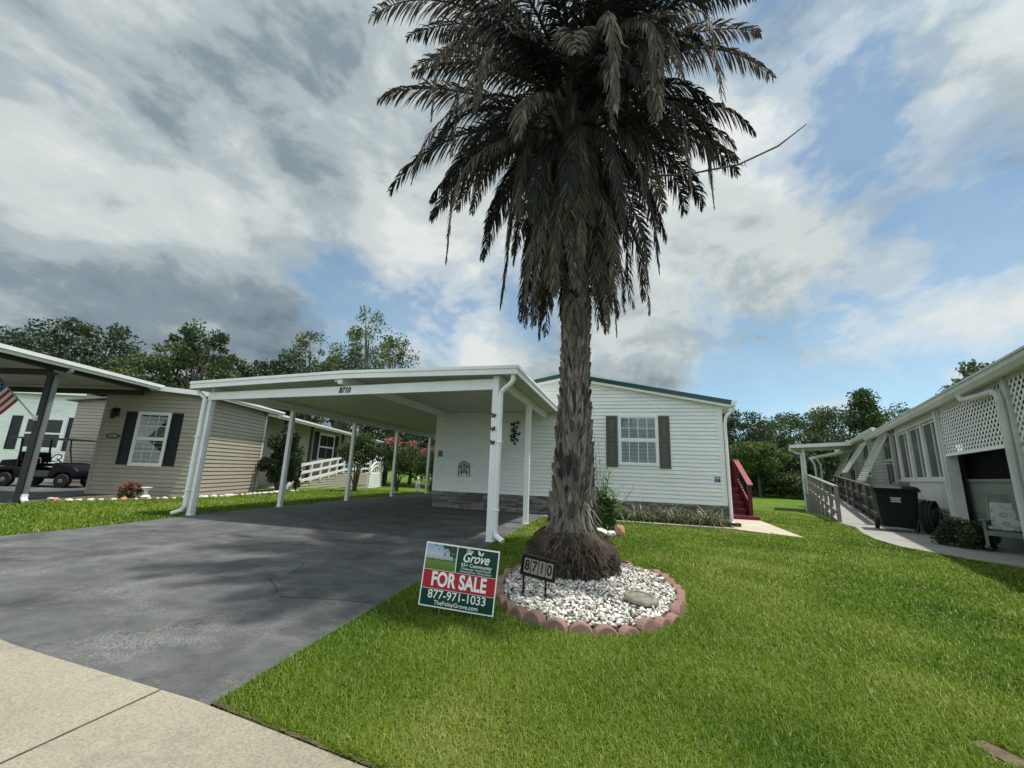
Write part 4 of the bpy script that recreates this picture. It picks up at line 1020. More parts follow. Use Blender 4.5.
# columns
mb = MB(); mb.box((-.06, 2.52, 0), (.16, 2.80, 2.96)); mb.box((-.09, 2.60, .02), (-.06, 2.74, 2.95)); mb.build('column', W_SHADED, rh, bevel=.008)
mb = MB(); mb.box((-.07, -1.14, 0), (.07, -.98, 2.96)); mb.build('column', W_SHADED, rh, bevel=.008)
mb = MB(); mb.box((-.07, -4.6, 0), (.07, -4.44, 2.96)); mb.build('column', W_SHADED, rh, bevel=.008)
def lattice(a0, a1, z0, z1):
    mb = MB(); p = .155; n = int((a1 - a0 + z1 - z0) / p) + 2
    for k in range(n):
        c = a0 - (z1 - z0) + k * p
        for s, o in ((1, .0), (-1, .008)):
            if s == 1: x0, x1 = c, c + (z1 - z0)
            else: x0, x1 = c + (z1 - z0), c
            za, zb = z0, z1
            q0, q1 = Vector((x0, za)), Vector((x1, zb))
            # clip to a0..a1
            d = q1 - q0; t0, t1 = 0.0, 1.0
            for lim, sgn in ((a0, 1), (a1, -1)):
                f0 = sgn * (q0.x - lim); f1 = sgn * (q1.x - lim)
                if f0 < 0 and f1 < 0: t0 = 2
                elif f0 < 0: t0 = max(t0, f0 / (f0 - f1))
                elif f1 < 0: t1 = min(t1, f0 / (f0 - f1))
            if t1 - t0 < .02: continue
            A = q0 + d * t0; B = q0 + d * t1
            mb.bar((-.012 - o, A.x, A.y), (-.012 - o, B.x, B.y), .006, .042, (0, 0, 1))
    mb.box((-.035, a0, z0 - .03), (.008, a1, z0 + .025))
    return mb.build('lattice_panel', W_TRIM, rh)
lattice(-.96, 2.52, 1.86, 2.90); lattice(-4.4, -1.16, 1.55, 2.90)
mb = MB(); mb.box((-.03, -6, 2.89), (.06, 2.85, 2.97)); mb.build('header_beam', W_SHADED, rh)
# roof
mb = MB()
p = [(-.12, -6, 3.0), (4, -6, 3.62), (4, 11.95, 3.62), (-.12, 11.95, 3.0)]; mb.hexa([*p, *[(a, b, c + .06) for a, b, c in p]])
p = [(8.3, -6, 3.08), (4, -6, 3.75), (4, 24.3, 3.95), (8.3, 24.3, 3.2)]; mb.hexa([*p, *[(a, b, c + .06) for a, b, c in p]])
p = [(-.12, 9.8, 3.17), (4, 9.8, 3.85), (4, 24.3, 3.85), (-.12, 24.3, 3.17)]; mb.hexa([*p, *[(a, b, c + .06) for a, b, c in p]])
mb.build('roof', SHING, rh)
mb = MB(); mb.box((-.12, -6, 2.965), (.0, 11.9, 2.985)); mb.box((-.12, 11.96, 3.12), (.0, 24.3, 3.14)); mb.build('soffit', W_SOFFIT, rh)
mb = MB()
mb.prism([(-.25, 3.10), (-.121, 3.09), (-.121, 2.92), (-.20, 2.92), (-.25, 3.0)], -6, 11.95, 'y'); mb.box((-.27, -6, 3.08), (-.251, 11.95, 3.115))
mb.prism([(-.25, 3.29), (-.121, 3.28), (-.121, 3.12), (-.20, 3.12), (-.25, 3.2)], 9.8, 24.3, 'y')
mb.build('gutter', W_SHADED, rh)
mb = MB(); mb.tube([(-.2, .35, 2.94), (-.2, .35, 2.86), (-.19, .28, 2.80), (-.13, -.25, 2.78), (-.12, -.85, 2.76), (-.12, -1.0, 2.70), (-.12, -1.05, 2.58), (-.12, -1.05, .1)], .055, 8); mb.build('downspout', W_SHADED, rh)
# awning windows: window in the wall, louvred panel hinged at the top and propped out
for (a0, a1, z0, z1) in ((8.15, 9.35, 1.12, 2.86), (12.7, 14.1, 1.5, 2.86), (17.6, 19.6, 1.12, 2.86)):
    w = window(rh, rw, a0, a1, z0, z1, 2, 1, 1, W_SHADED, 'none', .06, .5)
    out = .80; zb = z0 + .12; fm = MB(); A = lambda a, t: (-.07 - out * t, a, z1 + .05 - (z1 + .05 - zb) * t)
    a1 = a1 + .35
    for e in (a0 - .05, a1 + .05): fm.bar(A(e, 0), A(e, 1), .05, .05)
    fm.bar(A(a0 - .07, 0), A(a1 + .07, 0), .06, .06); fm.bar(A(a0 - .07, 1), A(a1 + .07, 1), .06, .06)
    for k in range(1, 4):
        e = a0 + (a1 - a0) * k / 4; fm.bar(A(e, 0), A(e, 1), .02, .03)
    aw = fm.build('awning_shutter', W_SHADED, rh)
    sl_ = MB()
    for k in range(1, 22):
        t_ = k / 22; c0_, c1_ = Vector(A(a0 - .02, t_)), Vector(A(a1 + .02, t_)); sl_.bar(c0_, c1_, .055, .008, (-.5, 0, .85))
    sl_.build('louvres', W_SHADED, aw)
    pr_ = MB(); pr_.tube([(-.05, a0 + .02, z0 + (z1 - z0) * .42), A(a0 + .02, .62)], .014, 5); pr_.build('prop_rod', W_SHADED, aw)
# grey wall boxes, vent, hose bib
mb = MB(); mb.box((-.26, 6.55, .86), (-.0, 7.35, 1.22)); mb.build('air_conditioner', GREYP, rh, bevel=.015)
mb = MB(); mb.box((-.14, 7.9, .55), (-.02, 8.25, 1.15)); mb.tube([(-.08, 8.08, .0), (-.08, 8.08, .55)], .03, 6); mb.build('electric_meter', GREYP, rh, bevel=.01)
mb = MB()
mb.box((-.02, 2.95, .12), (.0, 4.15, .62))
mb.build('vent_grille', GREYTRIM, rh)
mb = MB()
for k in range(6): mb.bar((-.03, 2.97, .16 + k * .085), (-.03, 4.13, .16 + k * .085), .02, .035)
mb.build('vent_louvre', GREYV, rh)
# side porch at the far end with ramp
po = MB()
def rg(s, n): return ground(rp_(-n, s)[1])
for (n, s) in ((2.25, 16.6), (2.25, 20.2)):
    b_ = MB(); g0 = -.55; b_.box((-n - .07, s - .07, g0), (-n + .07, s + .07, 2.9)); b_.build('porch_post', W_SHADED, rh)
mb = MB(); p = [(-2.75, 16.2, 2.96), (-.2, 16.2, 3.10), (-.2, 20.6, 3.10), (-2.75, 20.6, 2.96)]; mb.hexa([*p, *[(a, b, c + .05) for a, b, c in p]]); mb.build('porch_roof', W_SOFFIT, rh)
mb = MB(); mb.prism([(-2.75, 2.90), (-.2, 3.04), (-.2, 3.22), (-2.75, 3.08)], 16.16, 16.198, 'y'); mb.prism([(-2.88, 3.07), (-2.752, 3.07), (-2.752, 2.90), (-2.83, 2.90)], 16.16, 20.6, 'y'); mb.build('porch_fascia', W_SHADED, rh)
mb = MB(); mb.tube([(-2.82, 16.4, 2.9), (-2.80, 16.4, 2.8), (-2.6, 16.5, 2.66), (-2.38, 16.52, 2.62), (-2.36, 16.52, 2.5), (-2.36, 16.52, -.4)], .05, 6); mb.build('downspout', W_SHADED, rh)
mb = MB(); mb.box((-2.3, 16.5, .42), (-.0, 20.3, .52)); mb.build('porch_deck', TIMBER, rh)
mb = MB(); siding(mb, -.5, .42, .127, lambda z: 16.5, lambda z: 20.3, lambda a, o, z: (-2.3 - o, a, z)); siding(mb, -.5, .42, .127, lambda z: -2.3, lambda z: -2.0, lambda a, o, z: (a, 16.5 - o, z)); mb.face([(-2.288, 16.5, -.6), (-2.288, 20.3, -.6), (-2.288, 20.3, .42), (-2.288, 16.5, .42)])
mb.build('porch_skirting', GREYV, rh)
mb = MB()
for (z) in (1.28, .62): mb.box((-2.33, 16.6, z), (-2.25, 20.2, z + .07)); mb.box((-2.25, 16.55, z), (-2.0, 16.63, z + .07))
for k in range(22): mb.box((-2.31, 16.7 + k * .16, .62), (-2.27, 16.74 + k * .16, 1.3))
for k in range(3): mb.box((-2.24 + k * .1, 16.57, .62), (-2.20 + k * .1, 16.61, 1.3))
mb.build('porch_railing', W_SHADED, rh)
# far bay roofs
for (s0, n_) in ((21.3, 1.5), (23.0, 1.7)):
    mb = MB(); p = [(-n_, s0, 2.6), (0, s0, 2.95), (0, s0 + 1.2, 2.95), (-n_, s0 + 1.2, 2.6)]; mb.hexa([*p, *[(a, b, c + .14) for a, b, c in p]])
    mb.tube([(-n_ + .05, s0 + .05, 2.6), (-n_ + .25, s0 + .05, 2.2), (-n_ + .25, s0 + .05, -.4)], .06, 6); mb.build('bay_roof', W_SHADED, rh)

# timber ramp (stands apart from the house)
rm = empty('access_ramp', rp_(-1.5, 4.5, 0), -A18, 'weathered timber wheelchair ramp with railings beside the grey house', 'ramp')
def zr(y): return .03 + .47 * (y / 12.0)
mb = MB()
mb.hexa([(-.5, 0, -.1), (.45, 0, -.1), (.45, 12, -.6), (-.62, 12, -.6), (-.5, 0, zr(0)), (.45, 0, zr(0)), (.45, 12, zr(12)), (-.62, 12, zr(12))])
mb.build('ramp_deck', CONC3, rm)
for xa, xb in ((-.47, -.68), (.45, .45)):
    m1 = MB(); L0 = 0.1
    for zz in (1.0, .62, .22): m1.bar((xa, L0, zr(L0) + zz), (xb, 11.9, zr(11.9) + zz), .05 if zz < 1 else .13, .11 if zz < 1 else .045)
    m1.build('handrail', TIMBER if xa < 0 else TIMBER_D, rm)
    for k in range(8):
        y = .15 + k * 1.62; x = xa + (xb - xa) * y / 12
        b_ = MB(); b_.box((x - .05, y - .05, -.55), (x + .05, y + .05, zr(y) + 1.0)); b_.build('rail_post', TIMBER if xa < 0 else TIMBER_D, rm)
# rubbish bin
def bin_():
    b0 = empty('trash_bin', (0, 0, 0), 0, 'dark green wheeled rubbish bin at the foot of the timber ramp', 'trash bin')
    mb = MB(); mb.hexa([(-.25, -.27, .10), (.25, -.27, .10), (.25, .25, .10), (-.25, .25, .10), (-.31, -.36, .95), (.31, -.36, .95), (.31, .34, .95), (-.31, .34, .95)]); mb.build('body', BINM, b0, bevel=.03)
    mb = MB(); mb.box((-.34, -.40, .93), (.34, .38, .985)); mb.build('rim', BINM, b0, bevel=.012)
    mb = MB(); mb.hexa([(-.34, -.42, .986), (.34, -.42, .986), (.34, .38, .986), (-.34, .38, .986), (-.30, -.36, 1.05), (.30, -.36, 1.05), (.30, .34, 1.07), (-.30, .34, 1.07)]); mb.build('lid', BINM, b0, bevel=.02)
    for s in (-1, 1):
        mb = MB(); mb.lathe([(.0, -.035), (.13, -.03), (.13, .03), (0, .035)], (s * .29, .24, .13), 14, 'x'); mb.build('wheel', RUB, b0)
    mb = MB(); mb.tube([(-.25, .36, .93), (-.25, .46, .98), (.25, .46, .98), (.25, .36, .93)], .018, 6); mb.build('handle', BINM, b0)
    mb = MB()
    for k, (w_, z_) in enumerate(((.15, .76), (.13, .72), (.15, .68))): mb.hexa([(-w_ / 2 - .02, -.347 + (.76 - z_) * .106, z_), (w_ / 2 - .02, -.347 + (.76 - z_) * .106, z_), (w_ / 2 - .02, -.335 + (.76 - z_) * .106, z_), (-w_ / 2 - .02, -.335 + (.76 - z_) * .106, z_), (-w_ / 2 - .02, -.350 + (.76 - z_) * .106, z_ + .026), (w_ / 2 - .02, -.350 + (.76 - z_) * .106, z_ + .026), (w_ / 2 - .02, -.335 + (.76 - z_) * .106, z_ + .026), (-w_ / 2 - .02, -.335 + (.76 - z_) * .106, z_ + .026)])
    mb.build('printed_label', CREAM, b0)
    return b0
bn = bin_(); bn.location = (6.62, 12.95, .022); bn.rotation_euler = (0, 0, -.35); bn.scale = (1.3, 1.1, 1.04)
# hose reel
hr = empty('hose_reel', rp_(-.38, 2.95, .0), -A18 + 1.0, 'black garden hose coiled on a reel behind the rubbish bin', 'hose reel')
mb = MB(); random.seed(9)
for k in range(9):
    r_ = .25 - .012 * (k % 3); y_ = -.1 + k * .026
    mb.tube([(r_ * cos(a), y_ + .01 * sin(3 * a), .42 + r_ * 1.5 * sin(a)) for a in [2 * pi * j / 20 for j in range(21)]], .02, 6)
mb.build('hose', RUB, hr)
mb = MB(); mb.tube([(0, -.16, .48), (0, .18, .48)], .05, 8); mb.lathe([(.0, -.15), (.23, -.145), (.23, .12), (.0, .125)], (0, 0, .44), 16, 'y'); mb.tube([(-.25, .2, .0), (0, .2, .5), (.25, .2, .0)], .02, 6); mb.tube([(-.25, -.18, .0), (0, -.18, .5), (.25, -.18, .0)], .02, 6); mb.build('reel_frame', BLACK, hr)
mb = MB(); mb.lathe([(0, -.165), (.03, -.165), (.03, -.15)], (0.1, 0, .55), 8, 'y'); mb.build('reel_crank', STEEL, hr)
mb = MB(); mb.box((-.2, -.28, 0), (.2, .28, .75)); mb.box((-.22, -.30, .75), (.22, .30, .79))
cb = mb.build('utility_box', GREYP, bevel=.01); cb.location = rp_(-.3, 4.9, 0); cb.rotation_euler = (0, 0, -A18); tag(cb, 'low grey utility box between the rubbish bin and the hose', 'utility box')

# rocking chair with cushion
def rocker():
    r = empty('rocking_chair', (0, 0, 0), 0, 'grey-green wooden rocking chair on the walk under the lattice', 'rocking chair')
    for s in (-1, 1):
        mb = MB(); pts = [(s * .27, -.48 + 1.05 * k / 10, .035 + .22 * ((k - 4.5) / 5.5) ** 2 * .55) for k in range(11)]
        for a, b in zip(pts, pts[1:]): mb.bar(a, b, .035, .05)
        mb.build('rocker', WOODG, r)
        mb = MB(); mb.bar((s * .27, -.26, .05), (s * .275, -.25, .62), .05, .05, (0, 1, 0)); mb.build('leg', WOODG, r)
        mb = MB(); mb.bar((s * .25, .22, .06), (s * .25, .16, .42), .05, .05, (0, 1, 0)); mb.build('leg', WOODG, r)
        mb = MB(); mb.bar((s * .26, .15, .36), (s * .28, .48, 1.16), .05, .045, (0, 1, 0)); mb.build('back_post', WOODG, r)
        mb = MB(); mb.bar((s * .29, -.34, .64), (s * .29, .24, .62), .09, .03); mb.build('arm', WOODG, r, bevel=.008)
    mb = MB()
    for k in range(8): mb.bar((-.26, -.26 + k * .063, .42 - k * .008), (.26, -.26 + k * .063, .42 - k * .008), .052, .02)
    mb.bar((-.27, -.27, .37), (.27, -.27, .37), .03, .08); mb.build('seat', WOODG, r)
    mb = MB()
    for k in range(6):
        x = -.19 + k * .076; mb.bar((x, .17, .42), (x, .46, 1.08), .055, .018, (0, 1, 0))
    mb.bar((-.29, .465, 1.12), (.29, .465, 1.12), .03, .11); mb.build('backrest', WOODG, r)
    return r
rc = rocker(); rc.scale = (.86, .86, .86); rc.location = (6.72, 9.93, .022); rc.rotation_euler = (0, 0, radians(-42))
m, nt, p = new_mat('floral_cushion')
tc = nd(nt, 'ShaderNodeTexCoord'); vo = nd(nt, 'ShaderNodeTexVoronoi'); vo.inputs['Scale'].default_value = 7; nt.links.new(tc.outputs['Object'], vo.inputs['Vector'])
rr_ = ramp(nt, [(.0, (.12, .16, .17)), (.18, (.38, .39, .35)), (.32, (.16, .2, .19)), (.5, (.40, .40, .36))]); nt.links.new(vo.outputs['Distance'], rr_.inputs[0]); nt.links.new(rr_.outputs[0], p.inputs['Base Color']); p.inputs['Roughness'].default_value = .9
mb = MB()
def slabq(c, u, v, n, t): 
    a = [c - u - v, c + u - v, c + u + v, c - u + v]; mb.hexa([*a, *[q + n * t for q in a]])
slabq(Vector((0, .27, .72)), Vector((.235, 0, 0)), Vector((0, .115, .27)), Vector((0, -.92, .39)), .075)
slabq(Vector((0, -.04, .435)), Vector((.235, 0, 0)), Vector((0, .22, -.02)), Vector((0, .09, .99)), .07)
cu = mb.build('seat_cushion', m, bevel=.03); cu.location = rc.location; cu.scale = rc.scale; cu.rotation_euler = rc.rotation_euler
tag(cu, 'pale floral patterned cushion on the rocking chair', 'cushion')
# table on the screened porch
tb = empty('table', rp_(1.3, .9, .0), -A18, 'long pale table inside the dark screened porch', 'table')
mb = MB(); mb.box((-.4, -1.3, 1.38), (.4, 1.3, 1.42)); mb.build('tabletop', WOODG, tb)
for x in (-.35, .35):
    for y in (-1.2, 1.2):
        mb = MB(); mb.box((x - .03, y - .03, .02), (x + .03, y + .03, 1.38)); mb.build('leg', WOODG, tb)

# ------------------------------------------------------------------ palm
PX, PY = -.62, 5.08
palm = empty('palm_tree', (PX, PY, 0), 0, 'tall palm with a shaggy skirt of dead grey fronds in the round stone bed', 'palm tree')
FROND = leaf_mat('dry_frond', [(0, (.048, .041, .035)), (.5, (.115, .096, .077)), (.8, (.19, .155, .12)), (1, (.28, .23, .17))], .15, .8, .08)
FROND_G = leaf_mat('dull_green_frond', [(0, (.018, .020, .018)), (.5, (.042, .044, .038)), (.85, (.075, .074, .062)), (1, (.15, .135, .105))], .12, .7, .12)
BOOT = M('palm_boot', (.135, .118, .10), .9, .4, 7, .9, 35, .1, tint=.75, stretch=(1, 1, .3))
FIBRE = M('root_fibre', (.088, .067, .050), .95, .4, 18, 1.0, 60, .1, tint=.7)
# trunk core
def trunk_r(z):
    if z < .95: return .22 + .185 * ((.95 - z) / .95) ** 1.5
    if z < 2.0: return .22 - .065 * (z - .95) / 1.05
    return .155 + .04 * max(0, (z - 3.8) / 2.4)
def trunk_c(z): return Vector((.05 * sin(z * .5) * 1.0, 0, z))
mb = MB()
zz = [-.1 + .1 * k for k in range(70)]
mb.tube([trunk_c(z) for z in zz], [trunk_r(max(0, z)) * (1 + .03 * sin(k * 2.3)) for k, z in enumerate(zz)], 18)
random.seed(12)
# old leaf bases: pointed plates in a spiral
k = 0; z = .55
while z < 6.3:
    low = z < 3.15
    per = 8 if low else 7
    a = k * 2.39996; r = trunk_r(z); c = trunk_c(z)
    for rep in range(1):
        jit = random.uniform(-.2, .2); a2 = a + jit
        w = random.uniform(.014, .042) if low else random.uniform(.055, .075)
        h = random.uniform(.12, .34) if low else random.uniform(.11, .16)
        tilt = random.uniform(.010, .040) if low else random.uniform(.02, .035)
        er = Vector((cos(a2), sin(a2), 0)); et = Vector((-sin(a2), cos(a2), 0)); ez = Vector((0, 0, 1))
        b0 = c + er * (r * .97)
        sk = random.uniform(-.03, .03) if low else 0
        mb.tint = random.random()
        if low:
            pts = [b0 - et * w, b0 + et * w, b0 + et * (w * .8 + sk) + er * tilt * .7 + ez * h * .6, b0 + et * (w * .25 + sk) + er * tilt * 1.6 + ez * h, b0 + et * (-w * .2 + sk) + er * tilt * 1.3 + ez * h * random.uniform(.8, 1.05), b0 - et * (w * .8 - sk) + er * tilt * .7 + ez * h * .55]
        else:
            pts = [b0 - ez * h * .6, b0 + et * w + er * .012, b0 + et * w * .6 + er * tilt + ez * h * .5, b0 + er * (tilt + .01) + ez * h * .75, b0 - et * w * .6 + er * tilt + ez * h * .5, b0 - et * w + er * .012]
        back = [q - er * .022 for q in pts]
        n = len(pts)
        mb.poly([*pts, *back], [tuple(range(n)), tuple(reversed(range(n, 2 * n))), *[(i, (i + 1) % n, (i + 1) % n + n, i + n) for i in range(n)]])
    z += .0026 if low else .0095
    k += 1
mb.tint = .5
# loose bark strips flaring down over the root mass
for k in range(210):
    a = random.uniform(0, 2 * pi); z0_ = random.uniform(.45, .95); er = Vector((cos(a), sin(a), 0)); et = Vector((-sin(a), cos(a), 0))
    r0 = trunk_r(z0_) + .012; L = random.uniform(.12, .34); w = random.uniform(.006, .02); fl = random.uniform(.03, .16)
    c = trunk_c(z0_); mb.tint = random.uniform(.4, 1)
    ps = []
    for t in (0, .5, 1):
        q = c + er * (r0 + fl * t * t) - Vector((0, 0, L * t)); ps += [q - et * w * (1 - .6 * t), q + et * w * (1 - .6 * t)]
    mb.poly(ps, [(0, 1, 3, 2), (2, 3, 5, 4)])
mb.build('trunk', BOOT, palm)
# root mass
mb = MB(); random.seed(8)
prof = [(.49, -.05), (.485, .06), (.465, .18), (.455, .30), (.42, .40), (.35, .475), (.26, .53)]
base = len(mb.v); n = 36
for i, (r, z) in enumerate(prof):
    for k in range(n):
        a = 2 * pi * k / n; q = r * (1 + .12 * sin(3 * a + 1 + z * 5) + .07 * sin(7 * a + z * 14) + random.uniform(-.10, .10))
        mb.v.append((q * cos(a), q * sin(a), z + random.uniform(-.015, .015)))
for i in range(len(prof) - 1):
    for k in range(n):
        mb.f.append((i * n + k, i * n + (k + 1) % n, (i + 1) * n + (k + 1) % n, (i + 1) * n + k)); mb.m.append(0); mb.t.append(random.uniform(.1, .5))
for k in range(6500):
    a = random.uniform(0, 2 * pi); z = random.uniform(.0, .50); r = np.interp(z, [p[1] for p in prof], [p[0] for p in prof])
    er = Vector((cos(a), sin(a), 0)); et = Vector((-sin(a), cos(a), 0)); L = random.uniform(.04, .15)
    p0_ = er * (r * random.uniform(.9, 1.08)) + Vector((0, 0, z)); d = (er * random.uniform(.2, .8) + et * random.uniform(-.7, .7) + Vector((0, 0, random.uniform(-1, -.2)))).normalized()
    w = random.uniform(.002, .0075); mb.tint = random.random() ** 1.2
    q1 = p0_ + d * L * .5; q2 = p0_ + d * L + Vector((0, 0, -.03)); s = d.cross(er).normalized() * w
    mb.poly([p0_ - s, p0_ + s, q1 + s * .8 + er * .006, q1 - s * .8 + er * .006, q2], [(0, 1, 2, 3), (3, 2, 4)])
mb.build('root_mass', FIBRE, palm, smooth=True)

def frond_arrays(start, az, e0, L, droop, leaf_len, seed, hang=.6, n=64, curl=.0, width=.016, sway=0.0, loss=.07, kink=0.0, comb=0.0):
    """rachis plus leaflets; returns verts, quads, tints"""
    r = np.random.default_rng(seed)
    V, Q, T = [], [], []
    N = 26; pts = []; p = np.array(start, float); tang = []
    for i in range(N + 1):
        s = i / N
        e = e0 - droop * s ** 1.25; e = max(e, radians(-88))
        a = az + sway * s + kink * sin(s * 5 + seed) * s; e = max(e + kink * .6 * sin(s * 7 + seed * 1.7), radians(-89))
        d = np.array([cos(e) * cos(a), cos(e) * sin(a), sin(e)]); pts.append(p.copy()); tang.append(d); p = p + d * L / N
    pts = np.array(pts); tang = np.array(tang)
    # rachis (square tube)
    def ringv(i):
        d = tang[i]; sd = np.cross(d, [0, 0, 1.0]); sd /= max(np.linalg.norm(sd), 1e-4); u = np.cross(sd, d)
        w = .028 * (1 - i / N) + .004
        return [pts[i] + sd * w, pts[i] + u * w * .7, pts[i] - sd * w, pts[i] - u * w * .7]
    for i in range(N + 1): V += ringv(i)
    for i in range(N):
        for k in range(4): Q.append((i * 4 + k, i * 4 + (k + 1) % 4, i * 4 + 4 + (k + 1) % 4, i * 4 + 4 + k)); T.append(.45)
    for j in range(n):
        s = .14 + .86 * (j + r.random() * .8) / n
        f = s * N; i = min(int(f), N - 1); c = pts[i] + (pts[i + 1] - pts[i]) * (f - i); d = tang[i]
        sd = np.cross(d, [0, 0, 1.0]); nn = np.linalg.norm(sd); sd = sd / nn if nn > 1e-3 else np.array([1.0, 0, 0]); u = np.cross(sd, d)
        ll = leaf_len * (sin(pi * min(1, .18 + s * .80)) ** .6) * r.uniform(.75, 1.1)
        for side in (-1, 1):
            if r.random() < loss: continue
            ld = d * r.uniform(.45, .8) + sd * side * r.uniform(.5, .85) + u * r.uniform(-.1, .35)
            ld /= np.linalg.norm(ld)
            if comb: ld = ld * (1 - comb) + (np.array([0, 0, -1.0]) + d * r.uniform(.2, .6) + sd * side * r.uniform(.0, .25)) * comb; ld /= np.linalg.norm(ld)
            h1 = ld + np.array([0, 0, -hang * r.uniform(.5, 1.2)]); h1 /= np.linalg.norm(h1)
            h2 = h1 + np.array([0, 0, -hang * r.uniform(.8, 1.8)]) + r.normal(0, curl + .05, 3); h2 /= np.linalg.norm(h2)
            wv = np.cross(ld, u + r.normal(0, .5, 3)); wv /= max(np.linalg.norm(wv), 1e-3); w = width * r.uniform(.6, 1.2)
            a0 = c; a1 = c + ld * ll * .35; a2 = a1 + h1 * ll * .35; a3 = a2 + h2 * ll * .35
            b = len(V)
            V += [a0 - wv * w * .5, a0 + wv * w * .5, a1 - wv * w, a1 + wv * w, a2 - wv * w * .8, a2 + wv * w * .8, a3 - wv * w * .12, a3 + wv * w * .12]
            Q += [(b, b + 1, b + 3, b + 2), (b + 2, b + 3, b + 5, b + 4), (b + 4, b + 5, b + 7, b + 6)]
            t = np.clip(r.normal(.5, .22), 0, 1); T += [t, t, t]
    return np.array(V), np.array(Q), np.array(T)

# heart of the crown: stubs of cut and dead leaf stalks
mb = MB(); random.seed(31)
mb.lathe([(.22, 5.3), (.30, 5.7), (.36, 6.2), (.36, 6.7), (.28, 7.1), (.12, 7.4)], (0, 0, 0), 14)
for k in range(120):
    a = random.uniform(0, 2 * pi); z = random.uniform(5.3, 7.0); er = Vector((cos(a), sin(a), 0)); q = er * .25 + Vector((0, 0, z)); mb.tint = random.random()
    mb.bar(q, q + er * random.uniform(.1, .3) + Vector((0, 0, random.uniform(.05, .3))), random.uniform(.04, .08), .025)
crown = mb.build('crown', BOOT, palm)
C_CAM = Vector((-PX, -PY, 0))          # towards the viewer's side of the street
fi = 0
def add_frond(az, e0, L, droop, ll, z0, r0, mat, parent, name, seed, **kw):
    st = (r0 * cos(az), r0 * sin(az), z0)
    V_, Q_, T_ = frond_arrays(st, az, e0, L, droop, ll, seed, **kw)
    np_mesh(name, V_, Q_, mat, parent, T_)
R1 = np.random.default_rng(77)
CAMAZ = atan2(C_CAM.y, C_CAM.x)
def facing(az): return cos(az - CAMAZ)
# upper, arching fronds
for i in range(32):
    az = i * 2.39996 + R1.uniform(-.15, .15); f = facing(az)
    e0 = radians(R1.uniform(25, 74)); L = R1.uniform(2.85, 3.5) * (1 - .26 * max(0, f)) * (1 - .10 * max(0, cos(az)))
    add_frond(az, e0, L, radians(R1.uniform(72, 108)), .46, 6.5 + R1.uniform(-.1, .4), .22, FROND_G if i % 4 else FROND, crown, 'frond', 1000 + i, hang=.65, n=110, width=.0125, comb=R1.uniform(.05, .38), kink=.06)
# middle ring
for i in range(34):
    az = i * 2.39996 + .9 + R1.uniform(-.2, .2); f = facing(az)
    e0 = radians(R1.uniform(-10, 26)); L = R1.uniform(2.3, 2.95) * (1 - .25 * max(0, f)) * (1 - .12 * max(0, cos(az)))
    add_frond(az, e0, L, radians(R1.uniform(60, 92)), .44, 6.2 + R1.uniform(-.3, .3), .25, FROND_G if i % 3 else FROND, crown, 'frond', 2000 + i, hang=.5, n=105, width=.0125, comb=R1.uniform(.1, .45), kink=.08)
# hanging dead skirt
skirt = MB(); skirt.lathe([(.20, 4.75), (.27, 5.0), (.32, 5.5), (.34, 5.95)], (0, 0, 0), 14)
skirt = skirt.build('dead_skirt', BOOT, palm)
for i in range(22):
    az = i * 2.39996 + .4 + R1.uniform(-.2, .2); f = facing(az)
    add_frond(az, radians(R1.uniform(-70, -40)), R1.uniform(2.1, 2.8) * (1 - .15 * max(0, f)), radians(R1.uniform(38, 70)), .40, 5.95 + R1.uniform(-.35, .3), .26, FROND if i % 3 == 0 else FROND_G, skirt, 'dead_frond', 3000 + i, hang=.5, n=96, curl=.2, width=.010, comb=.45, loss=.15, kink=.1)
for i in range(62):
    az = i * 2.39996 + 1.7 + R1.uniform(-.25, .25)
    zb = 5.55 + R1.uniform(-.75, .5); L = min(R1.uniform(1.6, 3.0), zb - R1.uniform(2.72, 3.25))
    add_frond(az, radians(R1.uniform(-80, -52)), L, radians(R1.uniform(60, 100)), .34, zb, .20 + R1.uniform(0, .16), FROND, skirt, 'dead_frond', 4000 + i, hang=.7, n=90, curl=.32, width=.009, comb=R1.uniform(.25, .6), loss=R1.uniform(.1, .5), kink=.32, sway=R1.uniform(-.25, .25))
# long grey curtains that fall down the street side of the crown
for i in range(20):
    az = CAMAZ + R1.uniform(-1.15, 1.15)
    add_frond(az, radians(R1.uniform(-20, 35)), R1.uniform(2.4, 3.2), radians(R1.uniform(110, 150)), .34, 6.1 + R1.uniform(-.3, .9), .30, FROND, skirt, 'dead_frond', 5000 + i, hang=.7, n=96, curl=.35, width=.009, comb=R1.uniform(.3, .6), loss=R1.uniform(.1, .5), kink=.35, sway=R1.uniform(-.3, .3))
# one bare stalk reaching out to the right
mb = MB(); sp_ = [(.2, -.05, 5.10), (.8, -.05, 5.06), (1.5, -.03, 5.00), (2.1, -.03, 5.04), (2.55, -.03, 5.22), (2.88, -.03, 5.47)]
mb.tube(sp_, [.02, .016, .013, .012, .012, .006], 5)
for k in range(46):
    t = k / 46 * 3.2; i = min(int(t), 4); a = Vector(sp_[i]).lerp(Vector(sp_[i + 1]), t - i); d = Vector((random.uniform(-.2, .6), random.uniform(-.6, .6), random.uniform(-1, .4))).normalized() * random.uniform(.04, .10)
    mb.tube([a, a + d], [.006, .002], 3)
mb.build('bare_stalk', FROND, palm)

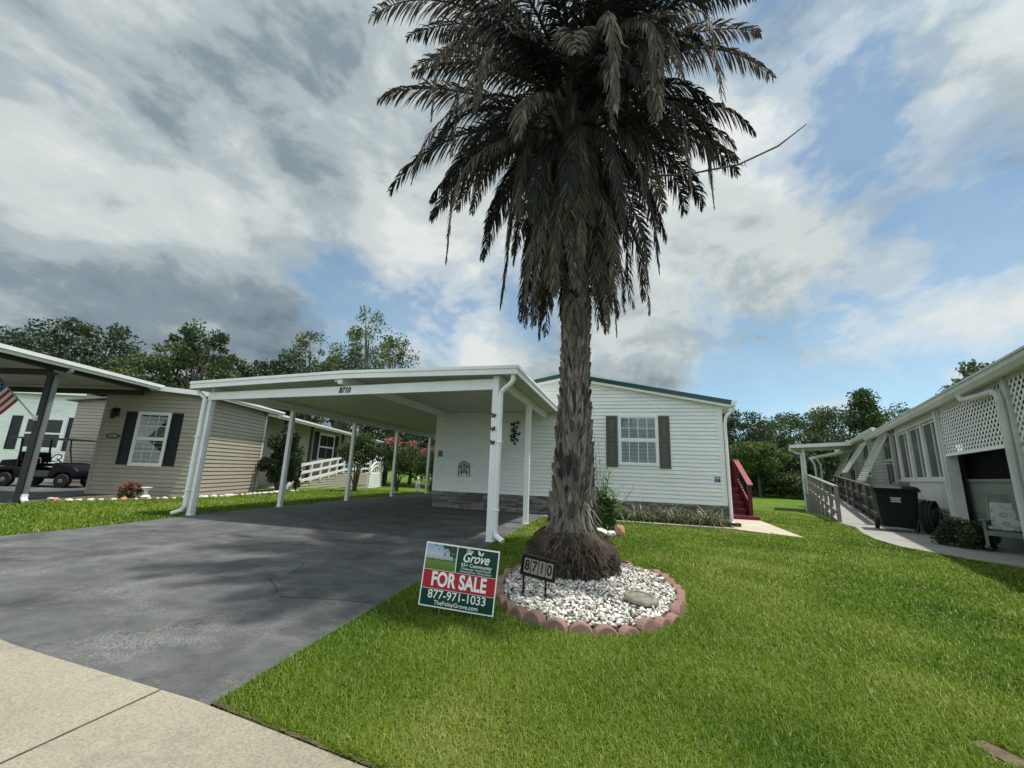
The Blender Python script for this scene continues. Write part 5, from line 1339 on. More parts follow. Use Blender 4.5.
# ------------------------------------------------------------------ stone bed round the palm
BC = (-.38, 4.58); BRX, BRY = .875, 1.27
mb = MB(); n = 40
mb.face([(BC[0] + (BRX - .02) * cos(2 * pi * k / n), BC[1] + (BRY - .02) * sin(2 * pi * k / n), .03) for k in range(n)])
tag(mb.build('planting_bed', MULCH), kind='structure')
R2 = np.random.default_rng(5)
ico = bmesh.new(); bmesh.ops.create_icosphere(ico, subdivisions=1, radius=1); iv = np.array([v.co[:] for v in ico.verts]); it = np.array([[v.index for v in f.verts] for f in ico.faces]); ico.free()
VV, TT, CC = [], [], []; cnt = 0
for k in range(6600):
    a = R2.uniform(0, 2 * pi); rr = sqrt(R2.uniform(0, 1))
    x = BC[0] + (BRX - .05) * rr * cos(a); y = BC[1] + (BRY - .05) * rr * sin(a)
    if (x - PX) ** 2 + (y - PY) ** 2 < .44 ** 2: continue
    s = R2.uniform(.008, .018) * (1.45 if R2.random() < .15 else 1)
    M3 = np.linalg.qr(R2.normal(size=(3, 3)))[0]
    v = iv * (1 + R2.normal(0, .12, (len(iv), 1))) * np.array([s * R2.uniform(.9, 1.6), s, s * R2.uniform(.5, .8)])
    v = v @ M3.T; v[:, 2] *= .85
    v += np.array([x, y, .035 + R2.uniform(0, .035)])
    VV.append(v); TT.append(it + cnt); cnt += len(iv)
    t = R2.choice([R2.uniform(.55, 1.0), R2.uniform(.0, .5)], p=[.58, .42]); CC += [t] * len(it)
pe = np_mesh('gravel', np.concatenate(VV), None, PEB, None, CC, tris=np.concatenate(TT))
tag(pe, 'white and grey pebbles filling the palm bed', 'gravel', kind='stuff')
# scalloped concrete edging blocks
def edging():
    mb = MB(); pf = [(-.115, -.06), (.115, -.06), (.115, .055)]
    for k in range(1, 10): a = pi * k / 10; pf.append((.115 * cos(a), .055 + .075 * sin(a)))
    pf.append((-.115, .055))
    mb.prism(pf, -.04, .04, 'y')
    return mb.build('edging_block', BRICK, bevel=.012)
eb = edging()
per = []; 
NB = 37
ang = [2 * pi * k / NB for k in range(NB)]
random.seed(17)
def ell(a): return Vector((BC[0] + BRX * cos(a), BC[1] + BRY * sin(a), 0))
# equal arc spacing
fine = [ell(2 * pi * k / 720) for k in range(721)]; arc = [0]
for a, b in zip(fine, fine[1:]): arc.append(arc[-1] + (b - a).length)
for k in range(NB):
    s = arc[-1] * k / NB; i = next(j for j in range(721) if arc[j] >= s); p = fine[i]; q = fine[(i + 3) % 720]; d = (q - p).normalized()
    o = eb if k == 0 else eb.copy()
    if k: col.objects.link(o)
    o.location = (p.x, p.y, -.045 + random.uniform(-.025, .015)); o.rotation_euler = (random.uniform(-.2, .16), random.uniform(-.09, .09), atan2(d.y, d.x) + random.uniform(-.12, .12))
    o.scale = (arc[-1] / NB / .236, 1, random.uniform(.9, 1.05))
    tag(o, 'reddish scalloped concrete block edging the pebble bed under the palm', 'edging block', 'scalloped edging blocks round the palm bed')
mb = MB(); random.seed(2)
mb.lathe([(0, -.02), (.13, -.02), (.145, 0), (.135, .018), (.10, .022), (.095, .012), (0, .014)], (0, 0, 0), 20)
ds = mb.build('stepping_stone', M('weathered_disc', (.17, .155, .125), .9, .35, 14, .8, 40), smooth=False); ds.location = (.12, 4.05, .10); ds.rotation_euler = (radians(10), radians(6), .3); ds.scale = (1.05, .9, 1)
tag(ds, 'round weathered stone disc lying on the white pebbles', 'stone disc')

# ------------------------------------------------------------------ FOR SALE sign
TL, TR, BL, BR = (Vector(v) for v in ((-1.401, 2.854, .634), (-.864, 2.926, .595), (-1.434, 2.944, .179), (-.883, 3.021, .136)))
CC = Vector((0, 0, H)); BL = CC + (BL - CC) * (TL.y / BL.y); BR = CC + (BR - CC) * (TR.y / BR.y); TL, TR, BL, BR = (CC + (p_ - CC) * 1.13 for p_ in (TL, TR, BL, BR))
ux = ((TR - TL) + (BR - BL)).normalized(); uz = ((TL - BL) + (TR - BR)); uz = (uz - ux * uz.dot(ux)).normalized(); un = uz.cross(ux)  # un points away from viewer
SWd = ((TR - TL).length + (BR - BL).length) / 2; SHt = ((TL - BL).length + (TR - BR).length) / 2
ctr = (TL + TR + BL + BR) / 4; SWd *= .985; SHt *= .985
sg = empty('for_sale_sign', (ctr.x, ctr.y, 0), 0, 'green, red and white for sale sign staked at the edge of the lawn', 'yard sign')
rotm = Matrix((ux, un, uz)).transposed()   # local x right, y away, z up
rote = rotm.to_euler()
pn = MB(); hw, hh = SWd / 2, SHt / 2
pn.box((-hw, -.004, -hh), (hw, .004, hh))
panel = pn.build('panel', WHITE, sg); panel.location = (0, 0, ctr.z); panel.rotation_euler = rote
def srect(name, x0, x1, z0, z1, mat, y=-.0055):
    b_ = MB(); b_.box((x0, y, z0), (x1, -.0035, z1)); return b_.build(name, mat, panel)
m_ = .010; zr1 = -hh + SHt * .285; zr2 = -hh + SHt * .57; xs_ = -hw + SWd * .435
srect('phone_band', -hw + m_, hw - m_, -hh + m_, zr1 - .004, S_GREEN)
srect('red_band', -hw + m_, hw - m_, zr1, zr2, S_RED)
srect('logo_field', xs_ + .004, hw - m_, zr2 + .004, hh - m_, S_GREEN)
# printed photo: lawn, tree line, sky
m, nt, p = new_mat('printed_landscape')
tc = nd(nt, 'ShaderNodeTexCoord'); sx = nd(nt, 'ShaderNodeSeparateXYZ'); nt.links.new(tc.outputs['Generated'], sx.inputs[0])
nz = noise(nt, tc.outputs['Generated'], 7, 5, .6); zc = mth(nt, 'ADD', sx.outputs[2], mth(nt, 'MULTIPLY', mth(nt, 'SUBTRACT', nz.outputs['Fac'], .5), .14))
rp2 = ramp(nt, [(.0, (.07, .14, .02)), (.36, (.13, .22, .04)), (.40, (.03, .045, .02)), (.45, (.35, .38, .38)), (.62, (.42, .48, .55)), (1, (.25, .36, .52))]); nt.links.new(zc, rp2.inputs[0])
tz = noise(nt, tc.outputs['Generated'], 9, 6, .7); gx = mth(nt, 'ADD', mth(nt, 'MULTIPLY', sx.outputs[0], .34), mth(nt, 'MULTIPLY', sx.outputs[2], .30))
tm = mth(nt, 'MULTIPLY', mth(nt, 'GREATER_THAN', mth(nt, 'ADD', tz.outputs['Fac'], gx), .96), mth(nt, 'GREATER_THAN', sx.outputs[2], .40))
cc_ = mixc(nt, tm, rp2.outputs[0], (.02, .03, .015)); nt.links.new(cc_, p.inputs['Base Color']); p.inputs['Roughness'].default_value = .4
srect('printed_photo', -hw + m_, xs_ - .004, zr2 + .004, hh - m_, m)
RX = (radians(90), 0, 0); KS = SWd / .548
text('FOR SALE', 'sale_lettering', .132 * KS, WHITE, panel, (.0, -.0065, (zr1 + zr2) / 2), RX, .0006, .0045, sx=.72)
text('877-971-1033', 'phone_number', .080 * KS, WHITE, panel, (.0, -.0065, -hh + SHt * .195), RX, .0006, .0007, sx=.95)
text('TheFoleyGrove.com', 'web_address', .041 * KS, WHITE, panel, (.0, -.0065, -hh + SHt * .075), RX, .0006, .0002, sx=.95)
lx = (xs_ + hw - m_) / 2
text('Grove', 'logo_word', .092 * KS, WHITE, panel, (lx - .012 * KS, -.0065, zr2 + .112 * KS), RX, .0006, .0014, .38, sx=.82)
text('The', 'logo_article', .034 * KS, WHITE, panel, (lx - .062 * KS, -.0065, zr2 + .158 * KS), RX, .0006, .0004, .38)
text('55+ Community', 'community_line', .034 * KS, WHITE, panel, (lx, -.0065, zr2 + .062 * KS), RX, .0006, .0003)
text('Clubhouse • Social Events', 'small_print', .021 * KS, WHITE, panel, (lx, -.0065, zr2 + .037 * KS), RX, .0005, 0)
text('Swimming Pool • Fitness Room', 'small_print', .0185 * KS, WHITE, panel, (lx, -.0065, zr2 + .018 * KS), RX, .0005, 0)
lf_ = MB()
for (x0, z0, x1, z1, w) in ((lx + .022 * KS, zr2 + .135 * KS, lx + .002 * KS, zr2 + .176 * KS, .011), (lx + .028 * KS, zr2 + .135 * KS, lx + .046 * KS, zr2 + .164 * KS, .008)):
    d = Vector((x1 - x0, 0, z1 - z0)); s = Vector((-d.z, 0, d.x)).normalized() * w; a = Vector((x0, -.0068, z0)); lf_.face([a, a + d * .4 + s, a + d, a + d * .4 - s])
lf_.build('leaf_logo', WHITE, panel)
for s in (-1, 1):
    o_ = Vector((0, 0, ctr.z)) + ux * (s * .13) + un * .0085
    mb = MB(); mb.tube([tuple(o_ + uz * .05), tuple(o_ - uz * hh), tuple(o_ - uz * (ctr.z + .12))], .003, 5); mb.build('wire_stake', STEEL, sg)

# house-number stake sign
TILE = M('shaded_cream_tile', (.24, .235, .18), .6, .15, 20)  # cream darkened in its colour to stand for the palm's shade
ns = empty('house_number_sign', (-.80, 3.90, 0), radians(-6), 'small black house number sign on two stakes in front of the palm roots', 'number sign')
tl = radians(7)
mb = MB(); mb.box((-.165, -.012, .21), (.165, .016, .225)); mb.box((-.165, -.012, .375), (.165, .016, .39)); mb.box((-.165, -.012, .225), (-.148, .016, .375)); mb.box((.148, -.012, .225), (.165, .016, .375)); mb.box((-.148, .0, .225), (.148, .014, .375))
mb.box((-.172, -.02, .385), (.172, .024, .395))
fr = mb.build('frame', BLACK, ns, bevel=.003); fr.rotation_euler = (0, tl, 0)
for k, ch in enumerate('8710'):
    x = -.105 + k * .07
    mb = MB(); mb.box((x - .031, -.006, .238), (x + .031, -.0005, .362)); tile = mb.build('number_tile', TILE, fr)
    text(ch, 'digit', .125, INK, tile, (x, -.0075, .30), RX, .0006, .0022, sx=.75)
for s in (-1, 1):
    mb = MB(); mb.tube([(s * .105, .006, -.1), (s * .105, .006, .22)], .011, 6); mb.build('stake', BLACK, ns)
mb = MB()
mb.box((.16, .02, .30), (.24, .09, .34)); lampb = mb.build('solar_light', BLACK, ns)

# ------------------------------------------------------------------ small plants and rocks
LEAFG = leaf_mat('bright_leaf', [(0, (.035, .085, .012)), (.5, (.085, .175, .024)), (1, (.16, .26, .05))], .3, .45, .35)
LEAFD = leaf_mat('dark_leaf', [(0, (.020, .036, .017)), (.5, (.044, .070, .031)), (1, (.088, .115, .052))], .2, .5, .3)
LEAFM = leaf_mat('mid_leaf', [(0, (.032, .055, .018)), (.5, (.066, .100, .034)), (1, (.12, .15, .055))], .25, .55, .25)
LEAFL = leaf_mat('light_leaf', [(0, (.035, .065, .015)), (.5, (.075, .12, .028)), (1, (.13, .17, .05))], .3, .55, .25)
LILY = leaf_mat('variegated_strap', [(0, (.06, .085, .03)), (.5, (.12, .15, .06)), (.8, (.24, .25, .14)), (1, (.40, .37, .24))], .25, .5, .3)
PINK = leaf_mat('pink_blossom', [(0, (.20, .04, .05)), (.5, (.36, .09, .10)), (1, (.52, .20, .20))], .25, .6, .2)
TWIG = M('bare_twig', (.13, .10, .075), .9, .2, 10)

def leaf_cloud(centres, radii, n, size, seed, aspect=.5, up=.3, lo=0.0, hi=1.0):
    """little pointed leaves in clumps: each is a bent diamond of two quads"""
    r = np.random.default_rng(seed)
    centres = np.asarray(centres, float); radii = np.asarray(radii, float)
    idx = r.integers(0, len(centres), n)
    u = r.normal(size=(n, 3)); u /= np.linalg.norm(u, axis=1, keepdims=True)
    rad = r.uniform(.15, 1, n) ** .5
    pos = centres[idx] + u * (rad[:, None]) * (radii[idx] if radii.ndim == 2 else radii[idx][:, None])
    d = u * .5 + r.normal(size=(n, 3)) * .7 + np.array([0, 0, up]); d /= np.linalg.norm(d, axis=1, keepdims=True)
    s = np.cross(d, r.normal(size=(n, 3))); s /= np.linalg.norm(s, axis=1, keepdims=True)
    nn = np.cross(s, d)
    L = size * r.uniform(.6, 1.3, n)[:, None]
    a = pos - d * L * .5; b = pos + s * L * aspect * .5 + nn * L * .08; c = pos + d * L * .5; e = pos - s * L * aspect * .5 + nn * L * .08
    V_ = np.stack([a, b, c, e], 1).reshape(-1, 3); Q_ = np.arange(n * 4).reshape(-1, 4)
    cl = r.uniform(-.30, .30, len(centres))
    t = np.clip(r.normal(.5, .18, n) + cl[idx], 0, 1) * (hi - lo) + lo
    return V_, Q_, t

def bush(name, label, cat, loc, h, rx, ry, nleaf, size, mat, seed, trunk=None, group=None, blossoms=None, stems=5, z0=.1, shape='dome'):
    e = empty(name, loc, random.uniform(0, 6), label, cat, group)
    r = np.random.default_rng(seed); nc = 40 if h > 2 else 26
    if shape == 'column':
        cz = r.uniform(z0, 1, nc) * h; f = 1 - .75 * np.clip((cz / h - .1), 0, 1) ** 1.2
        cs = np.stack([r.normal(0, rx * .3, nc) * f, r.normal(0, ry * .3, nc) * f, cz], 1); rads = rx * .65 * f + .03
    else:
        a = r.uniform(0, 2 * pi, nc); q = np.sqrt(r.uniform(0, 1, nc)) * .75; z = r.uniform(z0 + .12, .85, nc)
        f = np.sqrt(np.clip(1 - (2 * (z - z0) / (1 - z0) - .9) ** 2 * .8, .15, 1))
        cs = np.stack([q * rx * np.cos(a) * f, q * ry * np.sin(a) * f, z * h], 1); rads = r.uniform(.22, .38, nc) * min(rx, h)
    V_, Q_, t = leaf_cloud(cs, rads, nleaf, size, seed)
    V_[:, 2] = np.maximum(V_[:, 2], .01)
    np_mesh('foliage', V_, Q_, mat, e, t)
    mb = MB(); random.seed(seed)
    for k in range(stems):
        c = cs[k % nc]; b_ = (random.uniform(-.08, .08) * rx, random.uniform(-.08, .08) * ry, -.05)
        w = (trunk or .012)
        mb.tube([b_, (c[0] * .35, c[1] * .35, c[2] * .5), tuple(c)], [w, w * .7, w * .3], 6)
    mb.build('stem', BARK, e)
    if blossoms:
        bm_, bn_, bs_, frac = blossoms; top = cs[np.argsort(cs[:, 2])[int(nc * (1 - frac)):]] + np.array([0, 0, .12 * h])
        V_, Q_, t = leaf_cloud(top, np.full(len(top), .20 * min(rx, h)), bn_, bs_, seed + 1, .8)
        np_mesh('blossom', V_, Q_, bm_, e, t)
    return e

# broad-leaved shrub beside the palm trunk
sh = empty('shrub', (-.36, 8.75, 0), 0, 'bright green upright shrub just right of the palm trunk with bare twigs', 'shrub')
random.seed(40); V1, Q1, T1 = [], [], []; mb = MB(); tw = MB()
rr = np.random.default_rng(41)
def big_leaf(base, d, L, w, t):
    d = Vector(d).normalized(); s = d.cross(Vector((0, 0, 1)));  s = s.normalized() if s.length > .01 else Vector((1, 0, 0)); n = s.cross(d)
    b = len(V1); c = Vector(base)
    pts = [c, c + d * L * .35 + s * w - n * .0, c + d * L * .35 + n * .015, c + d * L * .35 - s * w, c + d * L - n * L * .12]
    V1.extend([tuple(p) for p in (pts[0], pts[1], pts[2], pts[0], pts[2], pts[3], pts[1], pts[4], pts[2], pts[2], pts[4], pts[3])])
    Q1.extend([(b, b + 1, b + 2), (b + 3, b + 4, b + 5), (b + 6, b + 7, b + 8), (b + 9, b + 10, b + 11)]); T1.extend([t] * 4)
for k in range(20):
    a = random.uniform(0, 2 * pi); rb = random.uniform(0, .2); hgt = random.uniform(.55, .95) if k else 1.32
    base = Vector((rb * cos(a), rb * sin(a), 0)); tip = base + Vector((random.uniform(-.26, .26), random.uniform(-.15, .15), hgt)) if k else Vector((.08, 0, 1.25))
    mb.tube([base, base.lerp(tip, .5) + Vector((.02, 0, 0)), tip], [.014, .01, .004], 5)
    nl = 17 if k else 26
    for j in range(nl):
        f = .2 + .8 * j / nl; c = base.lerp(tip, f); aa = j * 2.4 + k
        big_leaf(c, (cos(aa), sin(aa), random.uniform(.2, .9)), random.uniform(.15, .25), random.uniform(.025, .042), min(1, max(0, random.gauss(.55, .22))))
np_mesh('foliage', V1, None, LEAFG, sh, T1, tris=np.array(Q1)); mb.build('stem', BARK, sh)
for k in range(9):
    b_ = Vector((-.12 + random.uniform(-.06, .06), random.uniform(-.1, .1), 0)); tip = b_ + Vector((random.uniform(-.22, .12), random.uniform(-.1, .1), random.uniform(1.2, 2.0)))
    if k > 6: tip = b_ + Vector((random.uniform(.4, .65), 0, random.uniform(.9, 1.25)))
    mid = b_.lerp(tip, .5) + Vector((random.uniform(-.05, .05), 0, 0)); tw.tube([b_, mid, tip], [.009, .006, .002], 4)
    for j in range(6):
        c = mid.lerp(tip, random.random()); tw.tube([c, c + Vector((random.uniform(-.14, .14), random.uniform(-.1, .1), random.uniform(.05, .2)))], [.004, .001], 3)
tw.build('bare_twigs', TWIG, sh)
# strap-leaved plants under the window
def lily(seed):
    random.seed(seed); mbv, q, t = [], [], []
    for k in range(95):
        a = random.uniform(0, 2 * pi); L = random.uniform(.45, .85); el = random.uniform(.55, 1.35); w = random.uniform(.007, .013)
        p = Vector((random.uniform(-.12, .12), random.uniform(-.1, .1), .0)); er = Vector((cos(a), sin(a), 0)); et = Vector((-sin(a), cos(a), 0)); tt = min(1, max(0, random.gauss(.55, .3)))
        b = len(mbv); N = 5
        for i in range(N + 1):
            ww = w * (1 - (i / N) ** 2 * .9); mbv += [tuple(p - et * ww), tuple(p + et * ww)]
            p = p + (er * cos(el) + Vector((0, 0, sin(el)))) * L / N; el -= random.uniform(.2, .42)
        for i in range(N): q.append((b + 2 * i, b + 2 * i + 1, b + 2 * i + 3, b + 2 * i + 2)); t.append(tt)
    return mbv, q, t
lily_x = [(-1.45, 11.15), (-.62, 11.1), (-.1, 11.2), (.25, 11.05), (.62, 11.2), (1.05, 11.08), (1.42, 11.18), (1.85, 11.05), (2.15, 11.2)]
lab = ['below the left shutter', 'below the left half of the window', 'between the shrub and the window', 'below the middle of the window', 'below the right half of the window', 'below the right shutter', 'just right of the right shutter', 'under the blue sticker', 'beside the corner downspout']
lab = ['hidden behind the palm trunk', 'beside the bright green shrub', 'below the left end of the window', 'below the left half of the window', 'below the right half of the window', 'below the right shutter', 'just right of the right shutter', 'left of the blue sticker', 'beside the corner downspout']
for k, (x, y) in enumerate(lily_x):
    v, q, t = lily(60 + k % 4); o = np_mesh('strap_lily', v, q, LILY, None, t); o.location = (x, y, .01); o.rotation_euler = (0, 0, k * 1.3); s = random.uniform(.85, 1.15); o.scale = (s, s, s)
    tag(o, 'striped strap-leaved plant ' + lab[k] + ' in the front bed', 'plant', 'strap-leaved plants in the front bed')
def rock(name, loc, s, mat, seed, label, cat='rock', group=None):
    bm = bmesh.new(); bmesh.ops.create_icosphere(bm, subdivisions=2, radius=1); random.seed(seed)
    for v in bm.verts: v.co *= 1 + random.uniform(-.16, .16)
    for v in bm.verts: v.co = Vector((v.co.x * s[0], v.co.y * s[1], max(v.co.z, -.5) * s[2]))
    me = bpy.data.meshes.new(name); bm.to_mesh(me); bm.free(); me.materials.append(mat)
    o = bpy.data.objects.new(name, me); col.objects.link(o); o.location = loc; return tag(o, label, cat, group)
rock('rock', (-.46, 8.35, .06), (.13, .10, .08), ROCKW, 1, 'pale grey rock in the grass right of the palm')
rock('rock', (-.26, 8.30, .05), (.09, .09, .07), ROCKW, 4, 'small white rock between the pale and the pinkish rock')
rock('rock', (-.10, 8.42, .09), (.10, .08, .13), TERRA, 2, 'pinkish orange rock in the grass right of the palm')
# stones edging the bed of the beige house
edge_pts = [Vector(p) for p in ((-14.3, 7.45), (-13.35, 7.2), (-12.82, 8.4), (-12.36, 9.85), (-12.38, 11.3), (-13.0, 14.6))]
random.seed(23); k = 0
er0 = rock('edging_stone', (0, 0, 0), (.15, .11, .09), ROCKW, 11, '')
er1 = rock('edging_stone', (0, 0, 0), (.15, .11, .10), TERRA, 12, '')
first = {0: er0, 1: er1}; used = set()
for a, b in zip(edge_pts, edge_pts[1:]):
    L = (b - a).length; n = int(L / .2)
    for i in range(n):
        p = a.lerp(b, (i + random.uniform(.2, .8)) / n); kind = 1 if (p.y < 8.4 and random.random() < .45) else 0
        src = first[kind]; o = src if kind not in used else src.copy()
        if kind in used: col.objects.link(o)
        used.add(kind); o.location = (p.x, p.y, ground(p.y) + .02); o.rotation_euler = (0, 0, random.uniform(0, 6)); s = random.uniform(.38, .72); o.scale = (s, s, s)
        tag(o, 'white edging stone in the row round the beige house bed' if kind == 0 else 'terracotta coloured stone in the row before the beige house', 'stone', 'stones edging the beige house bed')
fb = bush('flower_plant', 'low plant with bright pink flowers in front of the beige house', 'flowers', (-13.45, 8.75, .0), .42, .34, .3, 500, .09, LEAFM, 71, blossoms=(PINK, 420, .08, .8))
mb = MB(); mb.lathe([(.0, 0), (.10, 0), (.12, .05), (.05, .12), (.045, .2), (.11, .26), (.14, .30), (.12, .30), (0, .28)], (0, 0, 0), 14); o = mb.build('garden_urn', WHITE, smooth=False); o.location = (-13.08, 8.9, .01); tag(o, 'small white garden urn beside the pink flowers', 'urn')
bush('shrub', 'large dark blue-green shrub at the corner of the beige house', 'shrub', (-13.22, 13.7, 0), 2.85, .92, .8, 17000, .11, LEAFD, 81, trunk=.04, z0=.08, stems=6)
bush('conifer', 'narrow dark columnar conifer in front of the white ramp railing', 'conifer', (-13.4, 14.9, 0), 1.45, .17, .17, 1300, .10, LEAFD, 82, z0=.05, shape='column')
bush('crape_myrtle', 'small round-crowned crape myrtle with a slim trunk and few flowers', 'small tree', (-11.3, 15.9, ground(15.9)), 2.75, .95, .9, 7000, .10, LEAFM, 83, trunk=.035, z0=.36, stems=9)
bush('crape_myrtle', 'crape myrtle with pink flower heads behind the last carport posts', 'small tree', (-11.3, 19.4, ground(19.4)), 2.7, 1.15, 1.0, 7000, .10, LEAFM, 84, trunk=.03, z0=.3, stems=9, blossoms=(PINK, 420, .10, .4))
bush('crape_myrtle', 'crape myrtle with pink flower heads by the left edge of the white house wall', 'small tree', (-10.6, 22.0, ground(22)), 2.6, 1.2, 1.0, 7000, .10, LEAFM, 85, trunk=.03, z0=.36, stems=9, blossoms=(PINK, 650, .10, .5))
bush('shrub', 'low dark rounded bush on the walk before the lattice porch', 'shrub', (6.33, 10.32, .0), .48, .52, .45, 8000, .055, LEAFD, 86, z0=.02, stems=6)
# small statue on a slab
mb = MB(); mb.lathe([(.0, 0), (.17, 0), (.16, .08), (.12, .12), (.14, .3), (.15, .45), (.10, .56), (.06, .60), (.09, .68), (.085, .76), (.04, .82), (0, .83)], (0, 0, 0), 12); mb.lathe([(0, .3), (.05, .32), (.045, .5), (0, .55)], (.13, -.05, 0), 8)
o = mb.build('garden_statue', WHITE, smooth=True); o.location = (-11.75, 22.6, ground(22.6) + .02); tag(o, 'small white garden statue on the grass beyond the carport', 'statue')
# meter cover in the lawn
mb = MB(); mb.box((-.07, -.11, -.03), (.07, .11, .006)); o = mb.build('meter_cover', MULCH, bevel=.006); 
mb = MB(); mb.box((-.05, -.09, .006), (.05, .09, .011)); mb.build('lid', SOIL, o); o.location = (1.56, 2.56, .012); o.rotation_euler = (0, 0, .5); tag(o, 'flat grey meter cover sunk in the grass at the lower right', 'meter cover')

# ------------------------------------------------------------------ trees
def tree(name, label, cat, loc, h, rx, th, nleaf, size, mat, seed, group, sparse=.0, nclump=34, shape='round', crook=.3):
    e = empty(name, loc, 0, label, cat, group); r = np.random.default_rng(seed); random.seed(seed)
    cs = []; rads = []
    for k in range(nclump):
        z = r.uniform(0, 1); a = r.uniform(0, 2 * pi); q = r.uniform(.25, 1) ** .6
        if shape == 'round': f = sqrt(max(.05, 1 - (z * 2 - .95) ** 2 * .85))
        elif shape == 'cone': f = max(.1, 1.05 - z)
        else: f = .55 + .45 * sin(pi * z)
        cs.append((rx * q * f * cos(a), rx * q * f * sin(a), th + (h - th) * (.06 + .9 * z))); rads.append(rx * r.uniform(.18, .40) * (1 - .45 * sparse))
    cs = np.array(cs); rads = np.array(rads)
    if sparse: rads = rads * 1.9
    R3 = np.stack([rads, rads, rads * (.95 if sparse else .7)], 1)
    V_, Q_, t = leaf_cloud(cs, R3, nleaf, size, seed + 1, .62, .25)
    np_mesh('crown', V_, Q_, mat, e, t)
    mb = MB(); w = h * .018
    top = (cs[:, 0].mean() * .3, cs[:, 1].mean() * .3, th + (h - th) * .75)
    mid = (r.uniform(-crook, crook), r.uniform(-crook, crook), th)
    mb.tube([(0, 0, -.3), (mid[0] * .4, mid[1] * .4, th * .5), mid, top], [w * 1.25, w, w * .85, w * .2], 7)
    for k in range(0, nclump, 2):
        c = cs[k]; f = r.uniform(.1, .7); b_ = Vector(mid).lerp(Vector(top), f * .8); m_ = b_.lerp(Vector(c), .5) + Vector((0, 0, .12 * h * r.uniform(.0, .5)))
        mb.tube([b_, m_, tuple(c)], [w * .38, w * .22, w * .05], 5)
    mb.build('trunk', BARK, e)
    return e
